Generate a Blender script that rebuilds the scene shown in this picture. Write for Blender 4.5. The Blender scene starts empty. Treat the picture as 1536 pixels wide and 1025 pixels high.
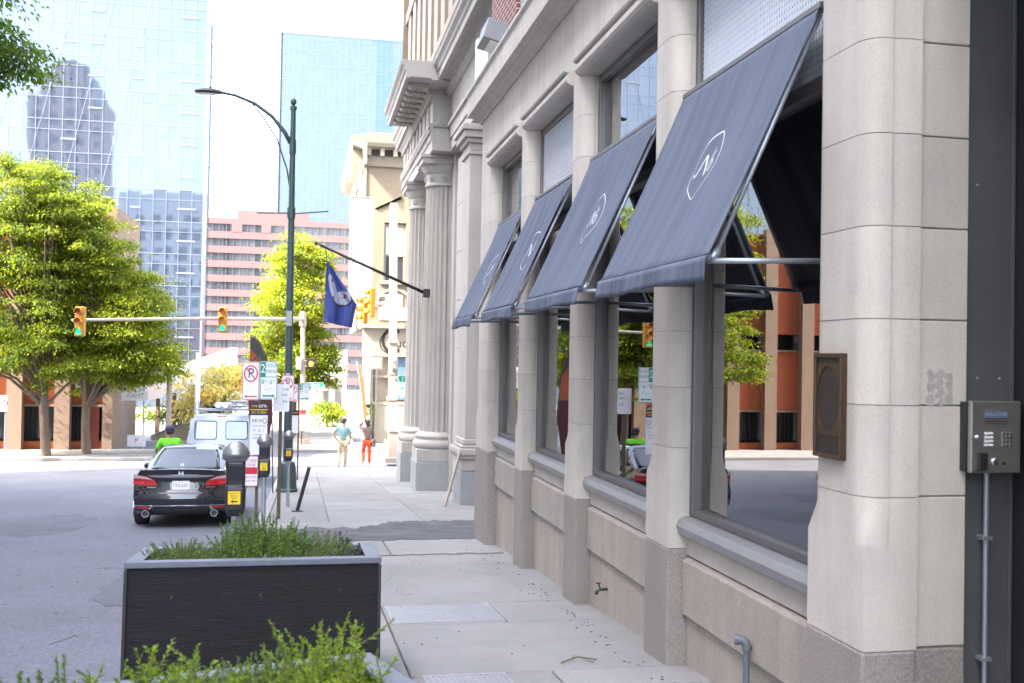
import bpy, bmesh, math, random
import numpy as np
from math import sin, cos, pi, radians, sqrt, atan2, hypot, exp
from mathutils import Vector, Matrix
random.seed(7); rng = np.random.default_rng(7)
S = bpy.context.scene
COL = S.collection

def G(y):                                   # pavement height along the street
    return -.066*min(y, 38.6)
def road_z(y):
    e = max(0, min(y, 20))/20 if y < 20 else max(0, (36-y)/16)
    return G(y) - .15 - .17*e*e*(3-2*e)

# ------------------------------------------------------------------ materials
def nt(name):
    m = bpy.data.materials.new(name); m.use_nodes = True
    n = m.node_tree.nodes; b = n['Principled BSDF']
    return m, n, m.node_tree.links, b
def M(name, col, rough=.7, metal=0, var=.12, scale=2.0, bump=.0, bscale=40, spec=.5, coat=0, stretch=(1,1,1), island=0, speck=0, speckscale=120, streak=0, spec_tint=None):
    m, n, l, b = nt(name)
    b.inputs['Roughness'].default_value = rough; b.inputs['Metallic'].default_value = metal
    b.inputs['Specular IOR Level'].default_value = spec; b.inputs['Coat Weight'].default_value = coat
    b.inputs['Coat Roughness'].default_value = .03
    tc = n.new('ShaderNodeTexCoord'); mp = n.new('ShaderNodeMapping'); mp.inputs['Scale'].default_value = stretch
    l.new(tc.outputs['Object'], mp.inputs['Vector'])
    fac = None
    def addf(a, bsock, mul):
        mm = n.new('ShaderNodeMath'); mm.operation = 'MULTIPLY_ADD'; l.new(bsock, mm.inputs[0]); mm.inputs[1].default_value = mul
        if a is None: mm.inputs[2].default_value = 1 - mul*.5
        else: l.new(a, mm.inputs[2])
        return mm.outputs[0]
    if var:
        t = n.new('ShaderNodeTexNoise'); t.inputs['Scale'].default_value = scale; t.inputs['Detail'].default_value = 7; t.inputs['Roughness'].default_value = .65
        l.new(mp.outputs[0], t.inputs['Vector']); fac = addf(fac, t.outputs['Fac'], var*3)
        f2 = n.new('ShaderNodeMath'); f2.operation = 'SUBTRACT'; l.new(fac, f2.inputs[0]); f2.inputs[1].default_value = 0; fac = f2.outputs[0]
    if streak:
        mp2 = n.new('ShaderNodeMapping'); mp2.inputs['Scale'].default_value = (3, 3, .25); l.new(tc.outputs['Object'], mp2.inputs['Vector'])
        t = n.new('ShaderNodeTexNoise'); t.inputs['Scale'].default_value = 2.2; t.inputs['Detail'].default_value = 6
        l.new(mp2.outputs[0], t.inputs['Vector'])
        s = n.new('ShaderNodeMath'); s.operation = 'SUBTRACT'; l.new(t.outputs['Fac'], s.inputs[0]); s.inputs[1].default_value = .5
        fac = addf(fac, s.outputs[0], streak) if fac is not None else addf(None, t.outputs['Fac'], streak)
    if speck:
        t = n.new('ShaderNodeTexNoise'); t.inputs['Scale'].default_value = speckscale; t.inputs['Detail'].default_value = 2
        l.new(tc.outputs['Object'], t.inputs['Vector'])
        s = n.new('ShaderNodeMath'); s.operation = 'SUBTRACT'; l.new(t.outputs['Fac'], s.inputs[0]); s.inputs[1].default_value = .5
        fac = addf(fac, s.outputs[0], speck) if fac is not None else addf(None, t.outputs['Fac'], speck)
    if island:
        g = n.new('ShaderNodeNewGeometry'); s = n.new('ShaderNodeMath'); s.operation = 'SUBTRACT'
        l.new(g.outputs['Random Per Island'], s.inputs[0]); s.inputs[1].default_value = .5
        fac = addf(fac, s.outputs[0], island)
    if fac is not None:
        v = n.new('ShaderNodeVectorMath'); v.operation = 'SCALE'; v.inputs[0].default_value = col[:3]; l.new(fac, v.inputs['Scale'])
        l.new(v.outputs[0], b.inputs['Base Color'])
    else: b.inputs['Base Color'].default_value = (*col[:3], 1)
    if bump:
        t = n.new('ShaderNodeTexNoise'); t.inputs['Scale'].default_value = bscale; t.inputs['Detail'].default_value = 5
        l.new(mp.outputs[0], t.inputs['Vector'])
        bp = n.new('ShaderNodeBump'); bp.inputs['Strength'].default_value = bump; bp.inputs['Distance'].default_value = .02
        l.new(t.outputs['Fac'], bp.inputs['Height']); l.new(bp.outputs[0], b.inputs['Normal'])
    return m
def brick_mat(name, c1, c2, mortar, w=.21, h=.07, axis='YZ'):
    m, n, l, b = nt(name); b.inputs['Roughness'].default_value = .85
    tc = n.new('ShaderNodeTexCoord'); sx = n.new('ShaderNodeSeparateXYZ'); cx = n.new('ShaderNodeCombineXYZ')
    l.new(tc.outputs['Object'], sx.inputs[0])
    if axis == 'SUM':
        ad = n.new('ShaderNodeMath'); l.new(sx.outputs['X'], ad.inputs[0]); l.new(sx.outputs['Y'], ad.inputs[1]); l.new(ad.outputs[0], cx.inputs[0])
    else: l.new(sx.outputs[axis[0]], cx.inputs[0])
    l.new(sx.outputs['Z'], cx.inputs[1])
    t = n.new('ShaderNodeTexBrick'); l.new(cx.outputs[0], t.inputs['Vector'])
    t.inputs['Scale'].default_value = 1; t.inputs['Brick Width'].default_value = w; t.inputs['Row Height'].default_value = h
    t.inputs['Mortar Size'].default_value = .008; t.inputs['Color1'].default_value = (*c1, 1); t.inputs['Color2'].default_value = (*c2, 1); t.inputs['Mortar'].default_value = (*mortar, 1)
    l.new(t.outputs['Color'], b.inputs['Base Color'])
    return m
def leaf_mat(name, c, trans=.5, var=.5):
    m, n, l, b = nt(name)
    g = n.new('ShaderNodeNewGeometry'); r = n.new('ShaderNodeValToRGB'); l.new(g.outputs['Random Per Island'], r.inputs[0])
    r.color_ramp.elements[0].color = (*[x*(1-var) for x in c], 1); r.color_ramp.elements[1].color = (*[min(1, x*(1+var)) for x in c], 1)
    b.inputs['Roughness'].default_value = .6; b.inputs['Specular IOR Level'].default_value = .25
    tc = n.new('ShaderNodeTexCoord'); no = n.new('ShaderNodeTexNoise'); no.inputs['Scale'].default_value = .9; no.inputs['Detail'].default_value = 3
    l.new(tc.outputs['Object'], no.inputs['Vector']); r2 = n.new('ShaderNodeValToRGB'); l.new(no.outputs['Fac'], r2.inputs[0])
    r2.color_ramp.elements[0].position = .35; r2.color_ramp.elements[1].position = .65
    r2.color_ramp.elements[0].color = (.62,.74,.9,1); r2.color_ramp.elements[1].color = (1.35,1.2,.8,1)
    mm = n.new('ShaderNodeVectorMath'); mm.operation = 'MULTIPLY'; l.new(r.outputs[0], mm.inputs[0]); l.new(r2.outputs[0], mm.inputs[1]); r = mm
    l.new(r.outputs[0], b.inputs['Base Color'])
    t = n.new('ShaderNodeBsdfTranslucent'); mul = n.new('ShaderNodeVectorMath'); mul.operation = 'MULTIPLY'; mul.inputs[1].default_value = (1.7, 1.5, .6)
    l.new(r.outputs[0], mul.inputs[0]); l.new(mul.outputs[0], t.inputs['Color'])
    mx = n.new('ShaderNodeMixShader'); mx.inputs[0].default_value = trans
    l.new(b.outputs[0], mx.inputs[1]); l.new(t.outputs[0], mx.inputs[2]); l.new(mx.outputs[0], n['Material Output'].inputs[0])
    return m
def glass_mat(name, tint=(.8,.8,.8), base=.12, ior=1.9, warp=.0, refl=(1,1,1), wscale=.6):
    m, n, l, b = nt(name); n.remove(b)
    tr = n.new('ShaderNodeBsdfTransparent'); tr.inputs[0].default_value = (*tint, 1)
    gl = n.new('ShaderNodeBsdfGlossy'); gl.inputs['Roughness'].default_value = .0; gl.inputs['Color'].default_value = (*refl, 1)
    fr = n.new('ShaderNodeFresnel'); fr.inputs['IOR'].default_value = ior
    ad = n.new('ShaderNodeMath'); ad.operation = 'MULTIPLY_ADD'; ad.use_clamp = True; l.new(fr.outputs[0], ad.inputs[0]); ad.inputs[1].default_value = 1-base; ad.inputs[2].default_value = base
    mx = n.new('ShaderNodeMixShader'); l.new(ad.outputs[0], mx.inputs[0]); l.new(tr.outputs[0], mx.inputs[1]); l.new(gl.outputs[0], mx.inputs[2])
    l.new(mx.outputs[0], n['Material Output'].inputs[0])
    if warp:
        tc = n.new('ShaderNodeTexCoord'); t = n.new('ShaderNodeTexNoise'); t.inputs['Scale'].default_value = wscale; t.inputs['Detail'].default_value = 1
        l.new(tc.outputs['Object'], t.inputs['Vector']); bp = n.new('ShaderNodeBump'); bp.inputs['Strength'].default_value = 1; bp.inputs['Distance'].default_value = warp
        l.new(t.outputs['Fac'], bp.inputs['Height']); l.new(bp.outputs[0], gl.inputs['Normal'])
    return m
def emit_mat(name, c, s):
    m, n, l, b = nt(name); b.inputs['Base Color'].default_value = (*c, 1); b.inputs['Emission Color'].default_value = (*c, 1); b.inputs['Emission Strength'].default_value = s
    return m

m_lime = M('limestone', (.48,.438,.388), .8, var=.14, scale=1.6, bump=.12, bscale=90, streak=.42, speck=.35, speckscale=110, island=.14)
m_lime2 = M('limestone_wall', (.50,.452,.395), .85, var=.16, scale=.9, bump=.1, bscale=60, streak=.5, speck=.2, speckscale=90)
m_joint = M('mortar_joint', (.22,.195,.175), .95, var=0)
m_granite = M('granite', (.25,.222,.20), .75, var=.12, scale=3, speck=1.3, speckscale=110, bump=.15, bscale=120, streak=.3)
m_granite2 = M('granite_panel', (.34,.295,.255), .8, var=.12, scale=2.5, speck=.8, speckscale=110, bump=.12, bscale=90, streak=.55)
m_bgran = M('blue_granite', (.27,.28,.285), .65, var=.15, scale=4, speck=.5, speckscale=80, streak=.2)
m_greyst = M('grey_limestone', (.37,.345,.315), .85, var=.12, scale=1.5, bump=.1, bscale=50, streak=.3)
m_frame = M('bronze_grey_frame', (.16,.15,.15), .45, metal=.4, var=.08)
m_sill = M('painted_metal_sill', (.33,.32,.33), .45, metal=.5, var=.1, scale=4)
m_glass = glass_mat('shop_glass', (.8,.72,.66), .22, 1.75, warp=.0006, wscale=.5)
m_glass_up = glass_mat('upper_glass', (.7,.7,.72), .26, 1.7, warp=.0004, wscale=.7)
m_glass_fr = glass_mat('screened_glass', (.96,.96,.96), .07, 1.35, warp=.0004, wscale=.7)
m_blind = M('white_blind', (.62,.64,.68), .7, var=0)
m_inwall = M('interior_brown', (.50,.19,.10), .9, var=.2, scale=1)
m_canvas = M('slate_blue_canvas', (.090,.104,.142), .8, var=.44, scale=1.6, bump=.35, bscale=2.2, stretch=(.25,9,.35), spec=.3, speck=.35, speckscale=260)
m_pipe = M('galvanised_pipe', (.36,.39,.43), .45, metal=.7, var=.2, scale=12)
m_white = M('white_paint', (.78,.78,.78), .55, var=.04)
m_emb = M('white_print', (.60,.62,.64), .7, var=0)
m_black = M('black_paint', (.018,.018,.02), .45, var=.1)
m_darkmetal = M('dark_metal_panel', (.115,.118,.12), .4, metal=.3, var=.18, scale=3, bump=.02, bscale=6)
m_steel = M('brushed_steel', (.50,.48,.44), .38, metal=.9, var=.1, scale=6, stretch=(1,1,14))
m_bronze = M('bronze', (.085,.052,.030), .4, metal=.6, var=.15, scale=14, bump=.2, bscale=60)
m_dbronze = M('dark_bronze', (.045,.036,.030), .5, metal=.5, var=.2, scale=14)
m_brickr = brick_mat('red_brick', (.20,.05,.035), (.14,.035,.03), (.42,.38,.34))
m_conc = M('pavement_concrete', (.222,.214,.207), .9, var=.24, scale=1.1, bump=.2, bscale=70, island=.22, speck=.55, speckscale=75)
m_dark = M('asphalt_patch', (.085,.085,.09), .95, var=.7, scale=2.6, bump=.5, bscale=40, speck=.5, speckscale=80)
m_kerb = M('kerb_granite', (.28,.275,.27), .85, var=.15, scale=2, bump=.2, bscale=60, island=.15)
m_asph = M('road_asphalt', (.122,.125,.145), .9, var=.22, scale=.45, streak=.3, bump=.35, bscale=55, speck=1.3, speckscale=30)
m_iron = M('grate_iron', (.30,.30,.31), .55, metal=.5, var=.2, scale=5)
m_ply = M('black_stained_plywood', (.011,.0105,.0125), .6, var=.6, scale=3.2, bump=.55, bscale=13, stretch=(1.3,1.3,22), spec=.28, speck=.5, speckscale=60)
m_rim = M('planter_rim_skylight_paint', (.105,.112,.14), .5, var=.32, scale=5, bump=.15, bscale=60)  # lighter blue-grey than the boxes: sky sheen put into the paint colour
m_soil = M('soil', (.04,.028,.02), 1, var=.4, scale=20, bump=1, bscale=60)
m_lampgreen = M('dark_green_pole', (.045,.075,.078), .4, metal=.2, var=.12, scale=4)
m_gold = M('beige_pole', (.36,.29,.24), .6, var=.12, scale=3)
m_galv = M('grey_post', (.30,.32,.34), .5, metal=.6, var=.15, scale=10)
m_postbrown = M('rusty_channel_post', (.11,.085,.06), .7, metal=.3, var=.3, scale=12)
m_signw = M('sign_white', (.74,.74,.78), .5, var=.04)
m_signr = M('sign_red', (.52,.02,.03), .5, var=.05)
m_signg = M('sign_green', (.0,.24,.15), .5, var=.05)
m_signk = M('sign_black', (.015,.015,.02), .5, var=0)
m_yel = M('sticker_yellow', (.85,.55,.01), .5, var=.03)
m_sigy = M('signal_yellow', (.42,.19,.012), .5, var=.08)
m_navyflag = M('flag_blue', (.035,.055,.22), .8, var=.08, scale=3)
m_meter = M('meter_black', (.022,.023,.025), .35, var=.15, scale=20, bump=.05, bscale=50)
m_dome = M('meter_dome', (.22,.22,.23), .25, metal=.6, var=.15, scale=14)
m_paint = M('black_car_paint', (.008,.009,.013), .12, var=0, coat=1.0, spec=.6)
m_cglass = M('car_glass', (.02,.025,.03), .03, var=0, spec=.55)
m_vglass = M('van_glass', (.10,.15,.19), .03, var=.3, scale=6, spec=1.0, coat=1)
m_chrome = M('chrome', (.75,.76,.78), .12, metal=1, var=0)
m_tail = M('tail_light_red', (.42,.012,.015), .12, var=.3, scale=30, coat=1)
m_tailc = M('clear_lens', (.55,.42,.44), .1, var=.2, scale=40, coat=1)
m_tyre = M('tyre_rubber', (.02,.02,.021), .85, var=.1)
m_alloy = M('alloy_wheel', (.45,.46,.48), .3, metal=.9, var=.05)
m_van = M('silver_van_paint', (.40,.43,.48), .35, metal=.3, var=.05, coat=.4)
m_skin = M('skin', (.45,.25,.17), .6, var=.05)
m_skin2 = M('skin_brown', (.22,.11,.07), .6, var=.05)
m_hair = M('dark_hair', (.04,.025,.018), .7, var=.2, scale=20)
m_lgreen = M('lime_shirt', (.16,.62,.02), .8, var=.08, scale=4)
m_teal = M('teal_shirt', (.17,.30,.30), .85, var=.3, scale=14)
m_khaki = M('khaki_trousers', (.46,.36,.24), .85, var=.08)
m_redtr = M('coral_trousers', (.70,.085,.035), .85, var=.08)
m_brownj = M('brown_jacket', (.16,.11,.10), .85, var=.1)
m_navy = M('navy_trousers', (.03,.03,.09), .85, var=.1)
m_cream = brick_mat('cream_brick', (.225,.178,.122), (.20,.155,.105), (.255,.215,.155), axis='SUM')
m_creamtrim = M('cream_trim', (.29,.25,.19), .75, var=.08, scale=2)
m_pinkc = M('pink_concrete', (.140,.076,.076), .85, var=.05, scale=.1)
m_pinkwin = M('office_glass', (.05,.054,.065), .3, var=.7, scale=.55, stretch=(1,1,.05), spec=.6)
m_orange = M('orange_brick_panel', (.30,.075,.028), .85, var=.12, scale=1)
m_pier = M('beige_pier', (.20,.135,.10), .85, var=.1, scale=1, streak=.2)
m_darkwin = M('dark_window', (.03,.035,.04), .1, var=.2, spec=.8)
m_bark = M('bark', (.13,.095,.07), .95, var=.35, scale=6, bump=.8, bscale=25, stretch=(1,1,.25))
m_leaf1 = leaf_mat('leaf_green', (.13,.18,.024), .52, .6)
m_leaf2 = leaf_mat('leaf_yellow_green', (.17,.225,.022), .48, .6)
m_leafd = leaf_mat('leaf_dark_green', (.075,.15,.03), .45)
m_leafbl = leaf_mat('leaf_blossom', (.50,.47,.26), .5, .35)
m_herb = leaf_mat('herb_leaf', (.12,.22,.065), .4, .5)
m_herb2 = leaf_mat('feathery_leaf', (.22,.33,.045), .5, .45)
m_herbg = leaf_mat('grey_herb_leaf', (.145,.22,.10), .4, .45)
m_purple = leaf_mat('purple_flower', (.13,.07,.20), .3, .5)
m_stem = M('green_stem', (.12,.12,.04), .8, var=.2)
m_revst = M('mirrored_tower_stone', (.50,.36,.30), .85, var=.08, scale=.2)
m_brownb = M('brown_tower_stone', (.20,.14,.12), .85, var=.1, scale=.2)
m_mull = M('white_mullion', (.14,.165,.205), .4, metal=.3, var=0)

# curtain-wall glass of the two towers: mirror-like blue glass
def tower_glass(name, tint, warp, sc):
    m, n, l, b = nt(name)
    b.inputs['Base Color'].default_value = (.085,.115,.165,1); b.inputs['Roughness'].default_value = .03; b.inputs['Specular IOR Level'].default_value = 1
    gl = n.new('ShaderNodeBsdfGlossy'); gl.inputs['Roughness'].default_value = .02
    g = n.new('ShaderNodeNewGeometry'); r = n.new('ShaderNodeValToRGB'); l.new(g.outputs['Random Per Island'], r.inputs[0])
    r.color_ramp.elements[0].color = (*[x*.86 for x in tint], 1); r.color_ramp.elements[1].color = (*tint, 1)
    l.new(r.outputs[0], gl.inputs['Color'])
    mx = n.new('ShaderNodeMixShader'); mx.inputs[0].default_value = .62
    l.new(b.outputs[0], mx.inputs[1]); l.new(gl.outputs[0], mx.inputs[2]); l.new(mx.outputs[0], n['Material Output'].inputs[0])
    tc = n.new('ShaderNodeTexCoord'); t = n.new('ShaderNodeTexNoise'); t.inputs['Scale'].default_value = sc; t.inputs['Detail'].default_value = 2
    l.new(tc.outputs['Object'], t.inputs['Vector']); bp = n.new('ShaderNodeBump'); bp.inputs['Strength'].default_value = 1; bp.inputs['Distance'].default_value = warp
    l.new(t.outputs['Fac'], bp.inputs['Height']); l.new(bp.outputs[0], gl.inputs['Normal'])
    return m
m_tg1 = tower_glass('tower_glass', (.102,.126,.168), .006, .35)
m_tg2 = tower_glass('tower_glass_pale', (.094,.120,.164), .006, .35)
m_tg3 = tower_glass('tower_glass_deep', (.045,.10,.23), .006, .35)

m_tgs = tower_glass('tower_glass_side_brightened', (.42,.42,.44), .004, .35)  # same glass as the fronts, reflected sky brightened through a paler tint
# ------------------------------------------------------------------ mesh builder
class MB:
    def __init__(s): s.v = []; s.f = []
    def add(s, verts, faces):
        o = len(s.v); s.v += [tuple(p) for p in verts]; s.f += [tuple(i+o for i in f) for f in faces]; return s
    def box(s, x0, x1, y0, y1, z0, z1, slope=0, mat=None):
        P = [(x, y, z+slope*y) for z in (z0, z1) for y in (y0, y1) for x in (x0, x1)]
        if mat is not None: P = [mat @ Vector(p) for p in P]
        return s.add(P, [(0,2,3,1),(4,5,7,6),(0,1,5,4),(2,6,7,3),(0,4,6,2),(1,3,7,5)])
    def tube(s, pts, r, n=10, cap=True):
        pts = [Vector(p) for p in pts]; rs = r if isinstance(r, (list, tuple)) else [r]*len(pts)
        V = []; F = []; up = None
        for i, p in enumerate(pts):
            d = (pts[min(i+1, len(pts)-1)] - pts[max(i-1, 0)]).normalized()
            if up is None:
                up = Vector((0,0,1)) if abs(d.z) < .9 else Vector((1,0,0))
            a = d.cross(up).normalized(); up = a.cross(d).normalized()
            for k in range(n):
                t = 2*pi*k/n; V.append(p + (a*cos(t) + up*sin(t))*rs[i])
        for i in range(len(pts)-1):
            for k in range(n):
                F.append((i*n+k, i*n+(k+1)%n, (i+1)*n+(k+1)%n, (i+1)*n+k))
        if cap: F.append(tuple(range(n-1,-1,-1))); F.append(tuple(range((len(pts)-1)*n, len(pts)*n)))
        return s.add(V, F)
    def lathe(s, c, prof, n=24, axis='z', flute=0, fd=0):
        V = []; F = []; c = Vector(c)
        for r, z in prof:
            for k in range(n):
                t = 2*pi*k/n; rr = r - (fd*abs(sin(flute*t/2)) if flute else 0)
                p = (rr*cos(t), rr*sin(t), z)
                if axis == 'x': p = (z, p[0], p[1])
                if axis == 'y': p = (p[0], z, p[1])
                V.append(c + Vector(p))
        m = len(prof)
        for i in range(m-1):
            for k in range(n): F.append((i*n+k, i*n+(k+1)%n, (i+1)*n+(k+1)%n, (i+1)*n+k))
        F.append(tuple(range(n-1,-1,-1))); F.append(tuple(range((m-1)*n, m*n)))
        return s.add(V, F)
    def prism(s, pts, axis, a, b, slope=0):
        n = len(pts); V = []
        for t in (a, b):
            for p in pts:
                q = {'x': (t, p[0], p[1]), 'y': (p[0], t, p[1]), 'z': (p[0], p[1], t)}[axis]
                V.append((q[0], q[1], q[2]+slope*q[1]))
        F = [tuple(range(n-1,-1,-1)), tuple(range(n, 2*n))] + [(i, (i+1)%n, n+(i+1)%n, n+i) for i in range(n)]
        return s.add(V, F)
    def loft(s, rings, close=True, cap=True):
        n = len(rings[0]); V = [p for r in rings for p in r]; F = []
        for i in range(len(rings)-1):
            for k in range(n if close else n-1): F.append((i*n+k, i*n+(k+1)%n, (i+1)*n+(k+1)%n, (i+1)*n+k))
        if cap: F.append(tuple(range(n-1,-1,-1))); F.append(tuple(range((len(rings)-1)*n, len(rings)*n)))
        return s.add(V, F)
    def ball(s, c, r, n=14, m=9, sc=(1,1,1)):
        V = []; F = []
        for i in range(m+1):
            ph = pi*i/m
            for k in range(n):
                t = 2*pi*k/n; V.append((c[0]+r*sc[0]*sin(ph)*cos(t), c[1]+r*sc[1]*sin(ph)*sin(t), c[2]-r*sc[2]*cos(ph)))
        for i in range(m):
            for k in range(n): F.append((i*n+k, i*n+(k+1)%n, (i+1)*n+(k+1)%n, (i+1)*n+k))
        return s.add(V, F)
    def flat(s, fr, pts, d0=.0, d1=.003):
        n = len(pts); V = [fr(a, b, d) for d in (d0, d1) for a, b in pts]
        return s.add(V, [tuple(range(n-1,-1,-1)), tuple(range(n, 2*n))] + [(i, (i+1)%n, n+(i+1)%n, n+i) for i in range(n)])
    def ring(s, fr, ca, cb, ra, rb, w, d0=0, d1=.003, n=32, a0=0, a1=2*pi):
        k = [(a0+(a1-a0)*i/n) for i in range(n+1)]
        for i in range(n):
            q = [(ca+(ra-e*w)*cos(t), cb+(rb-e*w)*sin(t)) for t, e in ((k[i],0),(k[i+1],0),(k[i+1],1),(k[i],1))]
            s.flat(fr, q, d0, d1)
        return s
    def text(s, fr, body, size, ca=0, cb=0, d=.003, sx=1.0, align='CENTER'):
        V, F = text_mesh(body, align)
        return s.add([fr(ca+v[0]*size*sx, cb+v[1]*size, d) for v in V], F)
    def build(s, name, mat, parent=None, local=False, smooth=False, bevel=0, seg=2, weld=False, sharp=None):
        me = bpy.data.meshes.new(name)
        off = Vector((0,0,0)) if (parent is None or local) else root_of(parent).location
        me.from_pydata([tuple(Vector(p)-off) for p in s.v], [], s.f)
        bm = bmesh.new(); bm.from_mesh(me)
        if weld: bmesh.ops.remove_doubles(bm, verts=bm.verts, dist=1e-4)
        bmesh.ops.recalc_face_normals(bm, faces=bm.faces); bm.to_mesh(me); bm.free()
        me.materials.append(mat)
        if smooth: me.shade_smooth()
        o = bpy.data.objects.new(name, me); COL.objects.link(o)
        if parent is not None: o.parent = parent
        if bevel:
            b = o.modifiers.new('bevel', 'BEVEL'); b.width = bevel; b.segments = seg; b.limit_method = 'ANGLE'; b.angle_limit = radians(40)
        if smooth and sharp:
            me.set_sharp_from_angle(angle=radians(sharp))
        return o
def root_of(o):
    while o.parent is not None: o = o.parent
    return o
_tc = {}
def text_mesh(body, align):
    k = (body, align)
    if k not in _tc:
        cu = bpy.data.curves.new('t', 'FONT'); cu.body = body; cu.align_x = align; cu.align_y = 'CENTER'; cu.resolution_u = 3
        o = bpy.data.objects.new('t', cu); COL.objects.link(o); dg = bpy.context.evaluated_depsgraph_get(); dg.update()
        me = bpy.data.meshes.new_from_object(o.evaluated_get(dg))
        _tc[k] = ([tuple(v.co) for v in me.vertices], [tuple(p.vertices) for p in me.polygons])
        bpy.data.objects.remove(o); bpy.data.curves.remove(cu); bpy.data.meshes.remove(me)
    return _tc[k]
def bake(o):
    dg = bpy.context.evaluated_depsgraph_get(); dg.update()
    me = bpy.data.meshes.new_from_object(o.evaluated_get(dg)); o.modifiers.clear(); o.data = me
def frame(o, x=(1,0,0), z=(0,0,1), n=(0,-1,0)):
    o, x, z, n = Vector(o), Vector(x), Vector(z), Vector(n)
    return lambda a, b, d=0: o + x*a + z*b + n*d
def tag(o, label, cat, group=None, kind=None):
    o['label'] = label; o['category'] = cat
    if group: o['group'] = group
    if kind: o['kind'] = kind
    return o
def thing(name, label, cat, loc=(0,0,0), rot=(0,0,0), group=None):
    o = bpy.data.objects.new(name, None); COL.objects.link(o); o.location = loc; o.rotation_euler = rot
    return tag(o, label, cat, group)
def struct(name, mb, mat, **k):
    o = mb.build(name, mat, **k); o['kind'] = 'structure'; return o
def copy_tree(o, parent=None):
    c = o.copy(); COL.objects.link(c)
    if parent is not None: c.parent = parent
    for ch in list(o.children): copy_tree(ch, c)
    return c

# ------------------------------------------------------------------ camera, sky, sun
cam = bpy.data.cameras.new('camera'); co = bpy.data.objects.new('camera', cam); COL.objects.link(co); S.camera = co
yaw, pit, rol = radians(11.45), radians(.91), radians(1.0)
fv = Vector((sin(yaw)*cos(pit), cos(yaw)*cos(pit), sin(pit))); r0 = Vector((cos(yaw), -sin(yaw), 0)); u0 = r0.cross(fv)
rv = r0*cos(rol)+u0*sin(rol); uv = -r0*sin(rol)+u0*cos(rol)
co.matrix_world = Matrix(((rv.x,uv.x,-fv.x,0),(rv.y,uv.y,-fv.y,0),(rv.z,uv.z,-fv.z,1.6),(0,0,0,1)))
cam.sensor_width = 36; cam.lens = 36; cam.clip_start = .05; cam.clip_end = 4000
cam.dof.use_dof = True; cam.dof.focus_distance = 10.5; cam.dof.aperture_fstop = 4.0
SUN_EL = radians(46); sd = Vector((-.90, -.30, 0)).normalized()*cos(SUN_EL); sd.z = sin(SUN_EL)
w = bpy.data.worlds.new('World'); S.world = w; w.use_nodes = True
wn = w.node_tree.nodes; sky = wn.new('ShaderNodeTexSky'); sky.sky_type = 'NISHITA'; sky.sun_disc = False
sky.sun_elevation = SUN_EL; sky.sun_rotation = atan2(sd.x, sd.y); sky.dust_density = 4.0; sky.air_density = 1.0; sky.ozone_density = .6
hs_ = wn.new('ShaderNodeHueSaturation'); hs_.inputs['Saturation'].default_value = .70
w.node_tree.links.new(sky.outputs[0], hs_.inputs['Color']); w.node_tree.links.new(hs_.outputs[0], wn['Background'].inputs[0]); wn['Background'].inputs[1].default_value = .15
sl = bpy.data.lights.new('sun', 'SUN'); so = bpy.data.objects.new('sun', sl); COL.objects.link(so)
sl.energy = 2.2; sl.angle = radians(.5); sl.color = (1, .93, .82); so.rotation_euler = sd.to_track_quat('Z', 'Y').to_euler()
vs = S.view_settings; vs.view_transform = 'Standard'; vs.look = 'None'; vs.gamma = 1; vs.exposure = 3.66
S.cycles.max_bounces = 8; S.cycles.transparent_max_bounces = 24; S.cycles.use_denoising = True
S.cycles.sample_clamp_indirect = 6

# ------------------------------------------------------------------ ground, road, pavement
def sheet(xs, ys, zf):
    b = MB(); n = len(xs)
    V = [(x, y, zf(x, y)) for y in ys for x in xs]
    return b.add(V, [(j*n+i, j*n+i+1, (j+1)*n+i+1, (j+1)*n+i) for j in range(len(ys)-1) for i in range(n-1)])
struct('ground', sheet([-1500,-300,-60,-14,0,14,60,300,1500], [-400,-60,-20,0,38.6,60,90,400,2500],
       lambda x, y: (G(max(y,-60)) - .35) - (0 if y < 70 else min(4, (y-70)*.1))), M('distant_ground', (.22,.21,.2), .95, var=.2, scale=.02))
ry = [-40, -20] + [2*k for k in range(19)] + [38.6, 44, 70]
struct('road', sheet([-11.0, -8, -4, -.72], ry, lambda x, y: road_z(y)), m_asph)
struct('cross_street', sheet([-60, -30, -11.004], [32.4, 38.6, 42.2], lambda x, y: road_z(y)), m_asph)
struct('cross_street_east', sheet([-.716, 4, 12, 60], [36.6, 38.6, 45.6], lambda x, y: road_z(y)-.004), m_asph)
def slab_grid(xs, ys, gap=.006, thick=.12, dz=0, jit=.0):
    b = MB()
    for i in range(len(xs)-1):
        for j in range(len(ys)-1):
            z = dz + random.uniform(-jit, jit)
            b.box(xs[i]+gap, xs[i+1]-gap, ys[j]+gap, ys[j+1]-gap, z-thick, z, slope=-.066)
    return b
bed = MB()
bed.box(-.70, 6, -30, 38.2, -.30, -.03, slope=-.066)
struct('pavement_bed', bed, m_joint)
sb = slab_grid([-.53, .70, 1.62, 2.58], [-6,-4.5,-3,-1.5,0,1.5,3,4.6,6.05,6.5])
sb.v += []
sb2 = slab_grid([-.53, .70, 2.58], [6.5, 8.15]); sb.add(sb2.v, sb2.f)
sb2 = slab_grid([-.53, .70, 1.66, 2.58], [8.15, 9.06], jit=.003); sb.add(sb2.v, sb2.f)
sb2 = slab_grid([-.53, 2.58], [9.06, 11.66, 12.5], jit=.004, gap=.012); sb.add(sb2.v, sb2.f)
sb2 = slab_grid([-.53, 1.1, 3.4], [12.5, 14.15], jit=.004); sb.add(sb2.v, sb2.f)
sb2 = slab_grid([-.53, .45, 2.0, 3.6], [16.9, 19.2, 21.3, 23.6, 26, 28.4, 30.8, 33.2, 35.6, 38.0], jit=.003); sb.add(sb2.v, sb2.f)
struct('pavement', sb, m_conc, bevel=.006, seg=1)
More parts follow.
